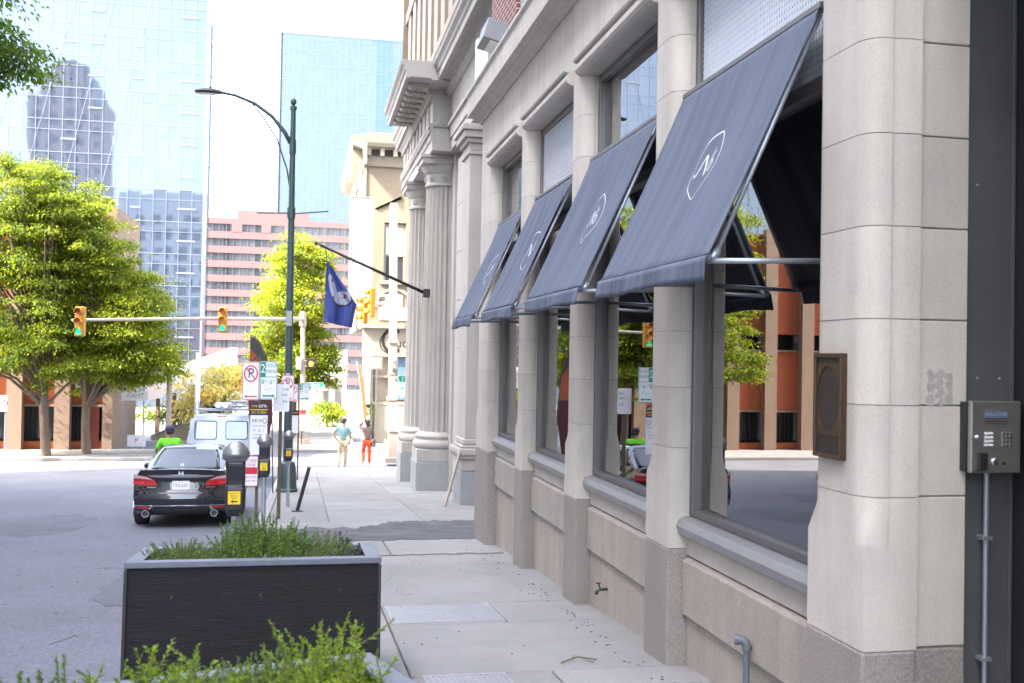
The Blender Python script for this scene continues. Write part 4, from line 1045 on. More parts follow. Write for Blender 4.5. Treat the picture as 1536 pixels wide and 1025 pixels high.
herb('thyme_plant', 'grey green mat of thyme along the front right of the full view planter', 'plant', in_planter(rear,.34,.22,HZ), 260, .27, .11, .06, .14, .014, 46, m_herbg, .0036, seed=4, group=hg, spread=.7)
herb('rosemary_bush', 'medium rosemary clump on the right of the full view planter beside purple sage', 'plant', in_planter(rear,.37,.46,HZ), 220, .20, .19, .09, .24, .026, 52, m_herbg, seed=5, group=hg, spread=.5)
herb('sage_plant', 'purple flowering sage at the right end of the full view planter', 'plant', in_planter(rear,.54,.36,HZ), 46, .07, .13, .10, .23, .030, 26, m_herbg, .007, seed=6, group=hg, flowers=m_purple, fl_n=.55)
herb('sage_plant', 'broad pale leaved sage at the front edge of the full view planter', 'plant', in_planter(rear,.10,.15,HZ), 26, .10, .06, .05, .12, .06, 12, leaf_mat('pale_sage',(.19,.26,.16),.3,.3), .017, seed=7, group=hg, spread=.8)
ng = 'feathery plants in the cut off planter'
herb('feathery_shrub', 'blurred yellow green feathery shrub in the middle of the cut off planter', 'plant', in_planter(nearp,.02,.44,HZ), 120, .26, .20, .12, .285, .040, 56, m_herb2, .0036, seed=11, group=ng, spread=.55, curl=1)
herb('feathery_shrub', 'tallest blurred feathery shrub at the right end of the cut off planter', 'plant', in_planter(nearp,.48,.42,HZ), 78, .16, .20, .15, .365, .040, 62, m_herb2, .0036, seed=12, group=ng, spread=.35, curl=.8)
herb('feathery_shrub', 'low grey green feathery shrub between two taller ones in the cut off planter', 'plant', in_planter(nearp,.27,.50,HZ), 90, .17, .20, .10, .235, .03, 52, m_herbg, .0028, seed=13, group=ng, spread=.4)
for x_, h_, lab, sd_ in ((-.760,.27,'leftmost dark rosemary sprig at the lower left corner of the picture',31),(-.700,.30,'shortest of the dark rosemary sprigs at the lower left corner',32),(-.625,.37,'tallest dark rosemary sprig at the lower left corner of the picture',33)):
    herb('rosemary_sprig', lab, 'plant', (x_,2.9,.50), 7, .022, .02, h_*.93, h_, .026, 110, m_herb, .0036, spread=.05, group=ng, seed=sd_, curl=.35)
herb('feathery_shrub', 'short bright feathery tuft at the foot of the three dark sprigs', 'plant', (-.62,2.88,.47), 60, .12, .09, .16, .27, .03, 50, m_herb2, .0030, seed=15, group=ng, spread=.4)

# ------------------------------------------------------------------ parking meters
def meter(x, y, label, s=1.0, rz=0, sticker='FRONT OF|VEHICLE|HERE'):
    t = thing('parking_meter', label, 'parking meter', (x, y, G(y)), (0,0,rz), 'parking meters along the kerb')
    MB().tube([(0,0,-.03),(0,0,.90)], .030, 14).build('post', m_pipe, t, local=True, smooth=True, sharp=40)
    def rr(w, d, z, c=.3):
        c_ = c*min(w,d); return [(sx*(w-(c_ if k else 0)), sy*(d-(0 if k else c_)), z) for sx, sy, k in ((1,-1,1),(1,-1,0),(1,1,0),(1,1,1),(-1,1,1),(-1,1,0),(-1,-1,0),(-1,-1,1))]
    def order(r): return [r[7],r[0],r[1],r[2],r[3],r[4],r[5],r[6]]
    low = MB().loft([order(rr(w,d,z)) for w,d,z in ((.045,.045,.885),(.062,.055,.90),(.075,.062,.94),(.078,.064,1.09),(.072,.06,1.12))])
    low.build('vault', m_meter, t, local=True, bevel=.004)
    MB().loft([order(rr(w,d,z)) for w,d,z in ((.066,.055,1.122),(.070,.056,1.14),(.072,.057,1.29),(.070,.055,1.30))]).build('mechanism_housing', m_meter, t, local=True, bevel=.004)
    MB().box(-.055,.055,-.066,-.055,1.105,1.125).build('coin_plate', m_chrome, t, local=True)
    dm = [(.072,.05,1.302),(.098,.066,1.335),(.103,.068,1.365),(.085,.06,1.405),(.055,.042,1.437),(.030,.03,1.455),(.012,.02,1.463)]
    MB().loft([order(rr(w,d,z,.35)) for w,d,z in dm]).build('dome', m_dome, t, local=True, smooth=True, sharp=50)
    MB().box(-.06,.06,-.060,-.0575,1.16,1.27).build('window', m_darkwin, t, local=True)
    f = frame((-.005,-.0655,1.03))
    stk = MB().flat(f,[(-.046,-.05),(.046,-.05),(.046,.05),(-.046,.05)],0,.002).build('sticker', m_yel, t, local=True)
    l = MB()
    for k, w_ in enumerate(sticker.split('|')): l.text(f, w_, .019, 0, .034-k*.019, .0032, .9)
    l.flat(f,[(-.026,-.028),(-.008,-.014),(-.008,-.023),(.026,-.023),(.026,-.033),(-.008,-.033),(-.008,-.042)],.002,.0032)
    l.build('sticker_text', m_signk, stk, local=True)
    return t
meter(-.50, 8.2, 'nearest parking meter, grey dome and yellow sticker, behind the herb planter')
meter(-.49, 14.0, 'second parking meter, in front of the tall pay to park board')
meter(-.25, 20.0, 'farthest small parking meter, right before the dark green lamp post foot')

# ------------------------------------------------------------------ sign posts
def rrect(w, h, r=.03, n=5):
    out = []
    for cx, cy, a0 in ((w/2-r,h/2-r,0),(-w/2+r,h/2-r,pi/2),(-w/2+r,-h/2+r,pi),(w/2-r,-h/2+r,1.5*pi)):
        out += [(cx+r*cos(a0+pi/2*k/n), cy+r*sin(a0+pi/2*k/n)) for k in range(n+1)]
    return out
def plate(t, f, w, h, edge, nm):
    MB().flat(f, rrect(w,h), -.006, 0).build(nm, m_signw, t)
    b = MB(); o_ = rrect(w-.01,h-.01,.027); i_ = rrect(w-.03,h-.03,.022); n = len(o_)
    for k in range(n): b.flat(f,[o_[k],o_[(k+1)%n],i_[(k+1)%n],i_[k]],0,.0025)
    b.build('sign_border', edge, t)
def no_parking(t, f, w, h, arrow=-1, words=None):
    plate(t, f, w, h, m_signr, 'no_parking_plate')
    cy = h*.19; r = w*.40; q = r*1.22
    MB().text(f,'P',r*2.05,0,cy,.0035,.85).build('letter', m_signk, t)
    b = MB(); b.ring(f,0,cy,r,q,r*.17,.0036,.006)
    a = radians(135); wv = r*.085; dx, dy = cos(a)*r*.9, sin(a)*q*.9
    nx_, ny_ = -dy/hypot(dx,dy)*wv, dx/hypot(dx,dy)*wv
    b.flat(f,[(dx+nx_,cy+dy+ny_),(dx-nx_,cy+dy-ny_),(-dx-nx_,cy-dy-ny_),(-dx+nx_,cy-dy+ny_)],.0036,.0058)
    ay = -h*.405; s = arrow; W = w*.36
    b.flat(f,[(s*W,ay),(s*W*.62,ay+.024),(s*W*.62,ay+.009),(-s*W,ay+.009),(-s*W,ay-.009),(s*W*.62,ay-.009),(s*W*.62,ay-.024)],0,.003)
    if words:
        for k, s_ in enumerate(words): b.text(f,s_,.045,0,-h*.23-k*.05,.003,.8)
    b.build('red_symbol', m_signr, t)
def two_hour(t, f, w, h, arrow=1):
    plate(t, f, w, h, m_signg, 'time_limit_plate')
    b = MB(); b.flat(f,[(-w/2+.012,h*.10),(-w*.18,h*.10),(-w*.18,h/2-.012),(-w/2+.012,h/2-.012)],0,.0026)
    b.flat(f,[(-w/2+.012,h*.085),(w/2-.012,h*.085),(w/2-.012,h*.10),(-w/2+.012,h*.10)],0,.0026)
    b.text(f,'HOUR',.085,w*.16,h*.385,.003,.72).text(f,'PARKING',.085,w*.16,h*.235,.003,.5)
    b.text(f,'8',.105,-w*.33,-h*.04,.003,.8).text(f,'AM',.04,-w*.17,-h*.01,.003,.8).text(f,'-',.1,-w*.02,-h*.04,.003).text(f,'6',.105,w*.14,-h*.04,.003,.8).text(f,'PM',.04,w*.31,-h*.01,.003,.8)
    b.flat(f,[(arrow*w*.36,-h*.40),(arrow*w*.22,-h*.40+.028),(arrow*w*.22,-h*.40+.012),(-arrow*w*.34,-h*.40+.012),(-arrow*w*.34,-h*.40-.012),(arrow*w*.22,-h*.40-.012),(arrow*w*.22,-h*.40-.028)],0,.003)
    b.build('green_print', m_signg, t)
    c = MB().text(f,'2',.20,-w*.335,h*.30,.0042,.75); c.build('numeral', m_signw, t)
    d = MB(); R = random.Random(3)
    for k in range(9): cx, cy = w*(-.2+.06*k), -h*(.20+.08*R.random()); d.flat(f,[(cx-.012,cy-.008),(cx+.012,cy-.003),(cx+.008,cy+.006)],0,.0028)
    d.build('scuff_mark', m_galv, t)
# first post: no parking, two hour, pay board, tow notice
t = thing('sign_post', 'brown sign post carrying no parking, two hour and pay to park boards', 'sign post', (-.71,17.0,G(17)))
MB().box(-.735,-.685,17.0,17.03,G(17)-.1,1.55).build('post', m_postbrown, t)
no_parking(t, frame((-.835,16.985,1.155)), .275, .62, -1)
two_hour(t, frame((-.555,16.985,1.165)), .275, .62, 1)
fpay = frame((-.695,16.975,.30))
MB().flat(fpay,[(-.135,-.33),(.135,-.33),(.135,.50),(-.135,.50)],-.006,0).build('pay_panel', m_signw, t)
k_ = MB().flat(fpay,[(-.135,.40),(.135,.40),(.135,.50),(-.135,.50)],0,.003).flat(fpay,[(-.135,.305),(.135,.305),(.135,.385),(-.135,.385)],0,.003)
k_.text(fpay,'H',.11,-.07,.215,.003,.9).text(fpay,'OR',.06,.01,.215,.003).text(fpay,'Download the App',.034,0,.135,.003,.8).text(fpay,'P   $   i',.055,0,.06,.003).text(fpay,'2 HOUR PARKING',.03,0,-.01,.003,.8).text(fpay,'ENFORCED DAILY',.03,0,-.06,.003,.8)
k_.ring(fpay,.09,.215,.032,.045,.009,0,.003,16); k_.build('pay_print', m_signk, t)
y_ = MB().flat(fpay,[(-.135,.386),(.135,.386),(.135,.399),(-.135,.399)],0,.0035).text(fpay,'PAY TO PARK',.05,0,.345,.005,.75).text(fpay,'ZONE',.045,-.075,.45,.005,.8); y_.build('yellow_print', m_yel, t)
MB().text(fpay,'20796',.065,.055,.45,.005,.8).build('zone_number', m_signw, t)
ft = frame((-.80,16.96,-.28))
MB().flat(ft,[(-.10,-.26),(.10,-.26),(.10,.24),(-.10,.24)],-.004,0).build('tow_notice', m_signw, t)
r_ = MB(); r_.flat(ft,[(-.095,-.06),(.095,-.06),(.095,.05),(-.095,.05)],0,.002)
for q in ([(-.10,-.26),(.10,-.26),(.10,-.245),(-.10,-.245)],[(-.10,.225),(.10,.225),(.10,.24),(-.10,.24)],[(-.10,-.245),(-.088,-.245),(-.088,.225),(-.10,.225)]): r_.flat(ft,q,0,.002)
r_.text(ft,'TOW',.085,0,.15,.003,.8).text(ft,'ZONE',.06,0,.085,.003,.8).text(ft,'NO STOP',.05,0,-.11,.003,.8).text(ft,'ANY TIME',.04,0,-.17,.003,.8); r_.build('red_print', m_signr, t)
# second post
t = thing('sign_post', 'brown post with a small pale plate, between the two hour sign and the lamp post', 'sign post', (-.37,17.6,G(17.6)))
MB().box(-.40,-.34,17.6,17.635,G(17.6)-.1,1.1).build('post', m_postbrown, t)
f2 = frame((-.36,17.585,.86)); MB().flat(f2,rrect(.26,.46),-.006,0).build('plate', m_signw, t)
b=MB().text(f2,'2 HR',.08,.06,.14,.003,.7).text(f2,'PARK',.06,.05,.05,.003,.7).text(f2,'8-6',.08,.06,-.06,.003,.7); b.build('print', m_signg, t)
# small post beyond the lamp
t = thing('sign_post', 'far thin post with a small no parking and a green two hour sign', 'sign post', (-.12,29.6,G(29.6)))
MB().box(-.145,-.10,29.6,29.63,G(29.6)-.1,1.0).build('post', m_postbrown, t)
no_parking(t, frame((-.27,29.58,.50)), .24, .50, 1)
two_hour(t, frame((.03,29.58,.55)), .30, .50, 1)
MB().box(-.38,-.13,29.4,29.41,-.62,.02).build('pay_panel', m_signw, t)
MB().box(-.382,-.128,29.385,29.398,-.12,.022).build('pay_header', m_signk, t)
MB().text(frame((-.255,29.383,-.05)),'PAY TO PARK',.045,0,0,.003,.8).build('yellow_print', m_yel, t)
# feather flag
t = thing('feather_flag', 'black and orange feather flag on a bent pole behind the parking signs', 'flag', (-.55,24,G(24)))
# pole is bent from its foot and closes over the top of the cloth
pp = [(-.64+.0, 24.0, G(24)), (-.66,24,-.9), (-.70,24,.4), (-.76,24,1.1), (-.86,24,1.55), (-.98,24,1.82), (-1.12,24,1.98), (-1.22,24,2.0)]
MB().tube(pp, .014, 8).build('pole', m_postbrown, t, smooth=True)
MB().prism([(-.67,.2),(-.72,.6),(-1.21,.6),(-1.20,.2),(-1.14,-.6),(-.86,-.95)],'y',23.99,24.0).build('lower_cloth', M('maroon_cloth',(.07,.02,.02),.8,var=.3,scale=3), t)
MB().prism([(-.722,.602),(-.77,1.08),(-.87,1.53),(-.99,1.80),(-1.12,1.96),(-1.21,1.97),(-1.22,1.2),(-1.21,.602)],'y',23.99,24.0).build('cloth', M('orange_flag_cloth',(.30,.075,.03),.8,var=.25,scale=3), t)
MB().prism([(-.775,1.15),(-.87,1.525),(-.99,1.795),(-1.12,1.955),(-1.205,1.965),(-1.21,1.72),(-1.02,1.50),(-.9,1.35)],'y',23.982,23.988).build('black_top', m_black, t)
sq = MB(); fq = frame((-1.0,23.98,1.25))
for pts in ([(-.17,-.15),(-.10,.05),(-.02,.20),(.03,.22),(.0,.08),(-.08,.0)],[(-.05,-.12),(.03,.02),(.13,.10),(.16,.0)],[(-.15,.15),(-.05,.3),(.0,.42)]):
    for a, b in zip(pts[:-1], pts[1:]): sq.flat(fq,[(a[0]-.012,a[1]),(a[0]+.012,a[1]),(b[0]+.012,b[1]),(b[0]-.012,b[1])],0,.003)
sq.build('brush_mark', m_black, t)

# ------------------------------------------------------------------ street lamp
t = thing('street_lamp', 'tall dark green street lamp post with a long curved arm over the road', 'street lamp', (-.34,24.5,G(24.5)))
zl = G(24.5)
MB().loft([[( -.34+w_*cos(pi/8+k*pi/4), 24.5+w_*sin(pi/8+k*pi/4), z) for k in range(8)] for w_, z in ((.27,zl-.02),(.27,zl+.06),(.245,zl+.10),(.22,zl+.5),(.20,zl+.66),(.17,zl+.70),(.12,zl+.72))]).build('base', m_lampgreen, t, bevel=.006)
MB().tube([(-.34,24.5,zl+.6),(-.36,24.5,3),(-.37,24.5,7.35)], [.098,.085,.062], 16).build('pole', m_lampgreen, t, smooth=True, sharp=50)
MB().lathe((-.37,24.5,7.35), [(.085,-.02),(.085,.05),(.06,.06),(.035,.09),(.06,.12),(.078,.17),(.06,.22),(.02,.25)], 14).build('finial', m_lampgreen, t, smooth=True, sharp=50)
ap = [Vector((-.37,24.5,6.45)),Vector((-.55,24.5,6.78)),Vector((-.85,24.5,7.14)),Vector((-1.25,24.5,7.42)),Vector((-1.7,24.5,7.58)),Vector((-2.05,24.5,7.63))]
MB().tube(ap, [.055,.05,.045,.04,.036,.034], 10).tube([(-.40,24.5,5.4),(-.48,24.5,5.9),(-.72,24.5,6.6),(-1.05,24.5,7.10),(-1.3,24.5,7.4)], .018, 8).build('arm', m_lampgreen, t, smooth=True)
for a_, b_, r_2 in ((6.3,6.62,.085),(4.78,5.02,.10),(3.0,3.1,.088)): MB().tube([(-.37,24.5,a_),(-.37,24.5,b_)], r_2, 14).build('clamp', m_lampgreen, t, smooth=True, sharp=40)
MB().loft([[( -2.0-.60*u, 24.5+w_*sgn*hh, 7.62+zz) for sgn, hh, zz in ((1,1,0),(1,.6,.055*q),(-1,.6,.055*q),(-1,1,0),(-1,.8,-.04*q),(1,.8,-.04*q))] for u, w_, q in ((0,.05,.8),(.12,.07,1),(.3,.15,1.2),(.7,.16,1.1),(.95,.10,.7),(1.0,.05,.3))]).build('luminaire', m_meter, t, smooth=True, sharp=40)
MB().box(-2.45,-2.2,24.42,24.58,7.57,7.585).build('lens', m_white, t)
MB().tube([(-2.25,24.5,7.66),(-2.25,24.5,7.73)],.035,8).build('photocell', m_black, t)
MB().tube([(-.36,24.5,4.90),(-1.15,24.5,4.87)],.018,8).tube([(-.36,24.5,4.88),(.49,24.5,4.98)],.018,8).build('banner_arm', m_lampgreen, t)
no_parking(t, frame((-.36,24.38,.80)), .28, .60, 1, ['NO STOP','8AM-6PM'])
MB().box(-.41,-.31,24.405,24.43,.5,1.15).build('sign_band', m_pipe, t)
MB().box(-.43,-.30,24.37,24.39,2.25,2.6).build('access_label', m_galv, t)

# ------------------------------------------------------------------ leaning stub of a cut post
t = thing('bent_post', 'short leaning black post stub bolted to the pavement', 'post', (-.07,19.0,G(19)))
MB().tube([(-.07,19,G(19)+.01),(.13,19.0,-.45)], .034, 12).build('shaft', m_meter, t, smooth=True, sharp=40)
MB().box(-.17,.03,18.92,19.08,G(19),G(19)+.022).build('base_plate', m_meter, t, bevel=.004)
MB().tube([(.123,19,-.466),(.1315,19.0,-.447)], .035, 12).build('cap', M('worn_top', (.35,.22,.12), .7, var=.2), t)

# ------------------------------------------------------------------ flag on the column
t = thing('flagpole', 'dark pole slanting out from the fluted column with a ball tip', 'flagpole', (2.75,24.2,3.13))
MB().tube([(2.80,24.3,3.10),(.32,24.0,4.12)], [.040,.032], 12).build('shaft', m_black, t, smooth=True)
MB().ball((.22,24.0,4.16), .045).tube([(.32,24,4.12),(.22,24,4.16)],.015,8).build('ball_tip', m_black, t, smooth=True)
MB().box(2.74,2.90,24.2,24.4,3.0,3.2).build('wall_bracket', m_black, t, bevel=.01)
t = thing('state_flag', 'dark blue flag with a white round seal hanging limp from the slanted pole', 'flag', (.5,24,4))
# cloth hangs by its upper corner: quadrilateral (tip, lower left, lower right, right) with folds
def flagP(u, v):                     # u across 0..1, v down 0..1
    L_ = Vector((.47-.05*v,24,3.78-1.42*v)); 
    Rr = Vector((.47+.70*min(1,v*1.45)-.10*max(0,v-.69)/.31*1.0, 24, 3.78-1.0*min(1,v*1.45)-.56*max(0,v-.69)/.31))
    p = L_*(1-u)+Rr*u
    p.y += .07*sin(u*11+v*2.5)*min(1,v*2) + .03*sin(u*23-v*4)*v
    return p
fc = MB(); n = 36; V = [flagP(i/n, j/n) for j in range(n+1) for i in range(n+1)]
fc.add(V, [(j*(n+1)+i, j*(n+1)+i+1, (j+1)*(n+1)+i+1, (j+1)*(n+1)+i) for j in range(n) for i in range(n)])
o = fc.build('cloth', m_navyflag, t, smooth=True)
def patch(name, fn, mat, off):
    b = MB(); 
    for sgn in (-1, 1):
        for j in range(n*2):
            for i in range(n*2):
                u, v = (i+.5)/(n*2), (j+.5)/(n*2)
                if fn(u, v):
                    q = [flagP(a/(n*2), c/(n*2))+Vector((0,sgn*off,0)) for a, c in ((i,j),(i+1,j),(i+1,j+1),(i,j+1))]; b.add(q, [(0,1,2,3)])
    if b.v: b.build(name, mat, t, smooth=False)
def fd(u, v):
    p = flagP(u, v); return p.x, p.z
def seal(x, z): return ((x-.84)/.22)**2 + ((z-2.90)/.17)**2
def seal2(x, z): return ((x-.66+.55*(z-2.95)*.45)/.075)**2 + ((z-3.12)/.34)**2
m_maroon = M('maroon_print', (.16,.03,.04), .8, var=0)
m_seal = M('seal_print', (.30,.33,.42), .8, var=.35, scale=14)
patch('seal', lambda u, v: seal(*fd(u,v)) < 1 or seal2(*fd(u,v)) < 1, m_seal, .004)
patch('seal_ring', lambda u, v: .80 < seal(*fd(u,v)) < 1.12 and fd(u,v)[1] < 2.95, m_dbronze, .007)
patch('seal_figure', lambda u, v: ((fd(u,v)[0]-.89)/.035)**2+((fd(u,v)[1]-2.95)/.05)**2 < 1 or ((fd(u,v)[0]-.60)/.022)**2+((fd(u,v)[1]-3.32)/.06)**2 < 1, m_maroon, .008)
MB().tube([(.42,24,4.08),(.45,24,3.95),(.47,24,3.78)],.008,6).build('halyard', m_black, t)

# ------------------------------------------------------------------ traffic signals
m_redoff = M('dull_red_lens', (.45,.10,.05), .3, var=0); m_amboff = M('dull_amber_lens', (.45,.20,.03), .3, var=0)
m_grnon = emit_mat('green_light', (.02,.75,.35), .10)
m_handon = emit_mat('orange_hand_light', (1.0,.30,.04), .12)
def signal_head(name, label, c, yawz, h=1.05, group='traffic signal heads'):
    t = thing(name, label, 'traffic light', c, (0,0,yawz), group)
    w_ = .34
    MB().box(-w_/2,w_/2,-.10,.10,-h/2,h/2).build('housing', m_sigy, t, local=True, bevel=.03)
    for k, m in enumerate((m_redoff, m_amboff, m_grnon)):
        z = h*.33-k*h*.33
        MB().lathe((0,-.10,z), [(.125,0),(.125,-.012),(.07,-.03),(0,-.035)], 20, 'y').build('lens', m, t, local=True, smooth=True, sharp=40)
        v = MB(); n_ = 16; V = []
        for i in range(n_+1):
            a = pi*(-.12)+(pi*1.24)*i/n_
            for yy, r in ((-.10,.14),(-.30,.135)): V.append((r*cos(a), yy, z+r*sin(a)))
        v.add(V, [(2*i,2*i+1,2*i+3,2*i+2) for i in range(n_)])
        vo = v.build('visor', m_sigy, t, local=True, smooth=True); so_ = vo.modifiers.new('t','SOLIDIFY'); so_.thickness = .008
    return t
MA = thing('mast_arm_pole', 'beige pole at the far corner with a long signal arm reaching left', 'signal pole', (0,48.6,-2.55))
MB().tube([(.02,48.6,-2.6),(-.10,48.6,3.6)],[.125,.10],14).build('pole', m_gold, MA, smooth=True, sharp=40)
MB().box(-.25,.30,48.35,48.85,-2.6,-2.35).build('base', m_gold, MA, bevel=.02)
MB().tube([(-.1,48.5,3.22),(-4.0,43.6,2.98),(-8.05,38.5,2.66)],[.085,.07,.05],12).build('arm', m_gold, MA, smooth=True, sharp=40)
MB().tube([(-.1,48.6,2.9),(-.1,48.6,3.5)],.16,12).build('clamp', m_gold, MA)
signal_head('traffic_signal', 'yellow traffic signal at the far left end of the beige mast arm', (-7.80,38.6,2.62), radians(-12))
signal_head('traffic_signal', 'yellow traffic signal in mid arm in front of the pink office block', (-3.35,44.2,2.98), radians(-5))
def ped_signal(label, c, rz, lit=True, back=False):
    t = thing('pedestrian_signal', label, 'pedestrian signal', c, (0,0,rz), 'pedestrian signal boxes')
    MB().box(-.22,.22,-.11,.11,-.23,.23).build('housing', m_gold if back else m_dbronze, t, local=True, bevel=.015)
    f = frame((0,-.112,0))
    MB().flat(f,[(-.18,-.18),(.18,-.18),(.18,.18),(-.18,.18)],0,.004).build('screen', m_gold if back else m_black, t, local=True)
    if lit:
        h = MB().flat(f,[(-.10,-.13),(.06,-.13),(.08,-.02),(.07,.03),(-.10,.03)],.004,.008)
        for k in range(4): h.flat(f,[(-.10+k*.044,.03),(-.066+k*.044,.03),(-.068+k*.044,.13-.02*abs(k-1.5)),(-.098+k*.044,.13-.02*abs(k-1.5))],.004,.008)
        h.flat(f,[(.07,-.06),(.14,.03),(.12,.06),(.06,.0)],.004,.008); h.build('hand_symbol', m_handon, t, local=True)
    MB().box(-.30,-.22,-.03,.03,-.15,-.10).box(-.30,-.22,-.03,.03,.10,.15).build('bracket', m_gold, t, local=True)
    return t
ped_signal('pedestrian signal with a lit orange hand on the far left corner pole', (.32,48.4,1.17), 0)
ped_signal('blank beige pedestrian signal box on the left side of the square corner pole', (2.78,40.3,1.28), 0, False, True)
ped_signal('beige pedestrian signal box fixed on the square corner pole itself, seen edge on', (3.44,40.15,1.28), radians(75), False, True)
MB().box(-.36,-.14,48.35,48.6,.9,1.45).build('signal_back', m_white, MA, bevel=.01)
def street_sign(label, x, y, z, w_, h, txt):
    t = thing('street_name_sign', label, 'street sign', (x,y,z), group='green street name signs')
    f = frame((x,y,z)); MB().flat(f, rrect(w_,h,.02), -.01, 0).build('plate', m_signg, t)
    b = MB().text(f, txt, h*.72, 0, 0, .004, .82)
    o_ = rrect(w_-.01,h-.01,.02); i_ = rrect(w_-.03,h-.03,.015); n_ = len(o_)
    for k in range(n_): b.flat(f,[o_[k],o_[(k+1)%n_],i_[(k+1)%n_],i_[k]],0,.003)
    b.build('lettering', m_signw, t)
    MB().box(x-w_/2-.14,x-w_/2+.01,y+.005,y+.03,z-.03,z+.03).build('bracket', m_galv, t)
street_sign('green street name sign on the left corner pole before the yellow tree', .50,48.4,.19,.80,.22,'E Main St')
street_sign('green street name sign on the square pole next to the fluted column', 4.05,40.2,.69,.86,.26,'E Main St')
t = thing('signal_cabinet_sign', 'grey board with faded red scrawl behind the far left corner pole', 'sign', (.0,48.1,-1.3))
MB().box(-.30,.22,48.2,48.24,-1.95,-.48).build('panel', M('faded_board', (.40,.38,.30), .7, var=.15), t)
MB().box(-.08,-.02,48.24,48.29,-2.6,-.5).build('post', m_postbrown, t)
sc_ = MB(); fq = frame((-.04,48.2,-1.1))
for k in range(7): sc_.flat(fq,[(-.2+k*.05,-.1+.03*(k%2)),(-.17+k*.05,-.1),(-.14+k*.055,.12),(-.18+k*.05,.13)],0,.003)
sc_.build('scrawl', m_signr, t)
SP = thing('square_signal_pole', 'beige square signal pole standing before the cream brick corner shop', 'signal pole', (3.5,40.4,-2.55))
MB().loft([[(x+sx*w_,40.4+sy*w_,z) for sx,sy in ((-1,-1),(1,-1),(1,1),(-1,1))] for x, w_, z in ((3.50,.20,-2.56),(3.40,.15,2.5),(3.34,.145,7.6))]).build('pole', m_gold, SP, bevel=.012)
MB().box(3.16,3.84,40.06,40.74,-2.6,-2.38).build('base', m_gold, SP, bevel=.02)
MB().box(3.26,3.68,40.17,40.22,-1.35,-.45).build('notice_wrap', m_signw, SP, bevel=.003)
MB().tube([(3.35,40.4,3.72),(2.72,40.35,3.62)],.055,10).tube([(3.35,40.4,4.0),(2.8,40.35,3.9)],.03,8).tube([(2.78,40.35,3.05),(2.78,40.35,4.35)],.03,8).build('bracket_arm', m_white, SP, smooth=True)
MB().box(3.22,3.6,40.2,40.6,-.15,.0).box(3.24,3.58,40.22,40.58,.85,1.0).box(3.22,3.6,40.2,40.6,2.1,2.22).build('band', m_gold, SP)
signal_head('traffic_signal', 'yellow side facing traffic signal nearest the square corner pole', (2.55,40.35,3.66), radians(-80), 1.15)
signal_head('traffic_signal', 'yellow side facing traffic signal farther left, half behind its twin', (2.28,40.9,3.40), radians(-70), 1.05)

# ------------------------------------------------------------------ vehicles
def wheel(t, x, y, z, r, w_, side):
    q = MB().lathe((x,y,z), [(r*.62,-w_/2),(r*.94,-w_/2),(r,-w_*.36),(r,w_*.36),(r*.94,w_/2),(r*.62,w_/2)], 32, 'x').build('wheel', m_tyre, t, local=True, smooth=True, sharp=35)
    rm = MB(); xo = x+side*w_*.40
    rm.lathe((xo,y,z), [(r*.63,-.06),(r*.64,.02),(r*.58,.02),(r*.55,-.04)], 28, 'x')
    for k in range(10):
        a = 2*pi*k/10; rm.box(-.015,.015,-.022,.022,0,r*.58, mat=Matrix.Translation((xo,y,z))@Matrix.Rotation(a,4,'X'))
    rm.lathe((xo,y,z), [(r*.16,-.03),(r*.15,.03),(0,.032)], 14, 'x')
    rm.build('rim', m_alloy, q, local=True)
    MB().lathe((x,y,z), [(r*.6,-w_*.2),(r*.6,w_*.2)], 20, 'x').build('brake_drum', m_black, q, local=True)
def boxgrid(fn, nu, nv, nw):
    """surface of a unit box u,v,w in [0,1] mapped by fn"""
    b = MB(); idx = {}
    def vid(i, j, k):
        if (i,j,k) not in idx: idx[(i,j,k)] = len(b.v); b.v.append(tuple(fn(i/nu, j/nv, k/nw)))
        return idx[(i,j,k)]
    for j in range(nv):
        for k in range(nw):
            for i in (0, nu): b.f.append((vid(i,j,k),vid(i,j+1,k),vid(i,j+1,k+1),vid(i,j,k+1)))
    for i in range(nu):
        for k in range(nw):
            for j in (0, nv): b.f.append((vid(i,j,k),vid(i+1,j,k),vid(i+1,j,k+1),vid(i,j,k+1)))
        for j in range(nv):
            for k in (0, nw): b.f.append((vid(i,j,k),vid(i+1,j,k),vid(i+1,j+1,k),vid(i,j+1,k)))
    return b
def lerp(tab, x):
    for (a, p), (b, q) in zip(tab[:-1], tab[1:]):
        if x <= b: 
            u = (x-a)/(b-a) if b > a else 0; u = max(0, min(1, u)); return p+(q-p)*u
    return tab[-1][1]
def cut_arches(o, centres, r, halfw):
    for (y, z) in centres:
        c = MB().lathe((0,y,z), [(r,-halfw),(r,halfw)], 36, 'x').build('cutter', m_black, None)
        c.parent = o.parent; m = o.modifiers.new('b','BOOLEAN'); m.operation = 'DIFFERENCE'; m.solver = 'EXACT'; m.object = c
        bpy.context.view_layer.update(); bake(o); bpy.data.objects.remove(c)
slope = atan2(.066, 1)
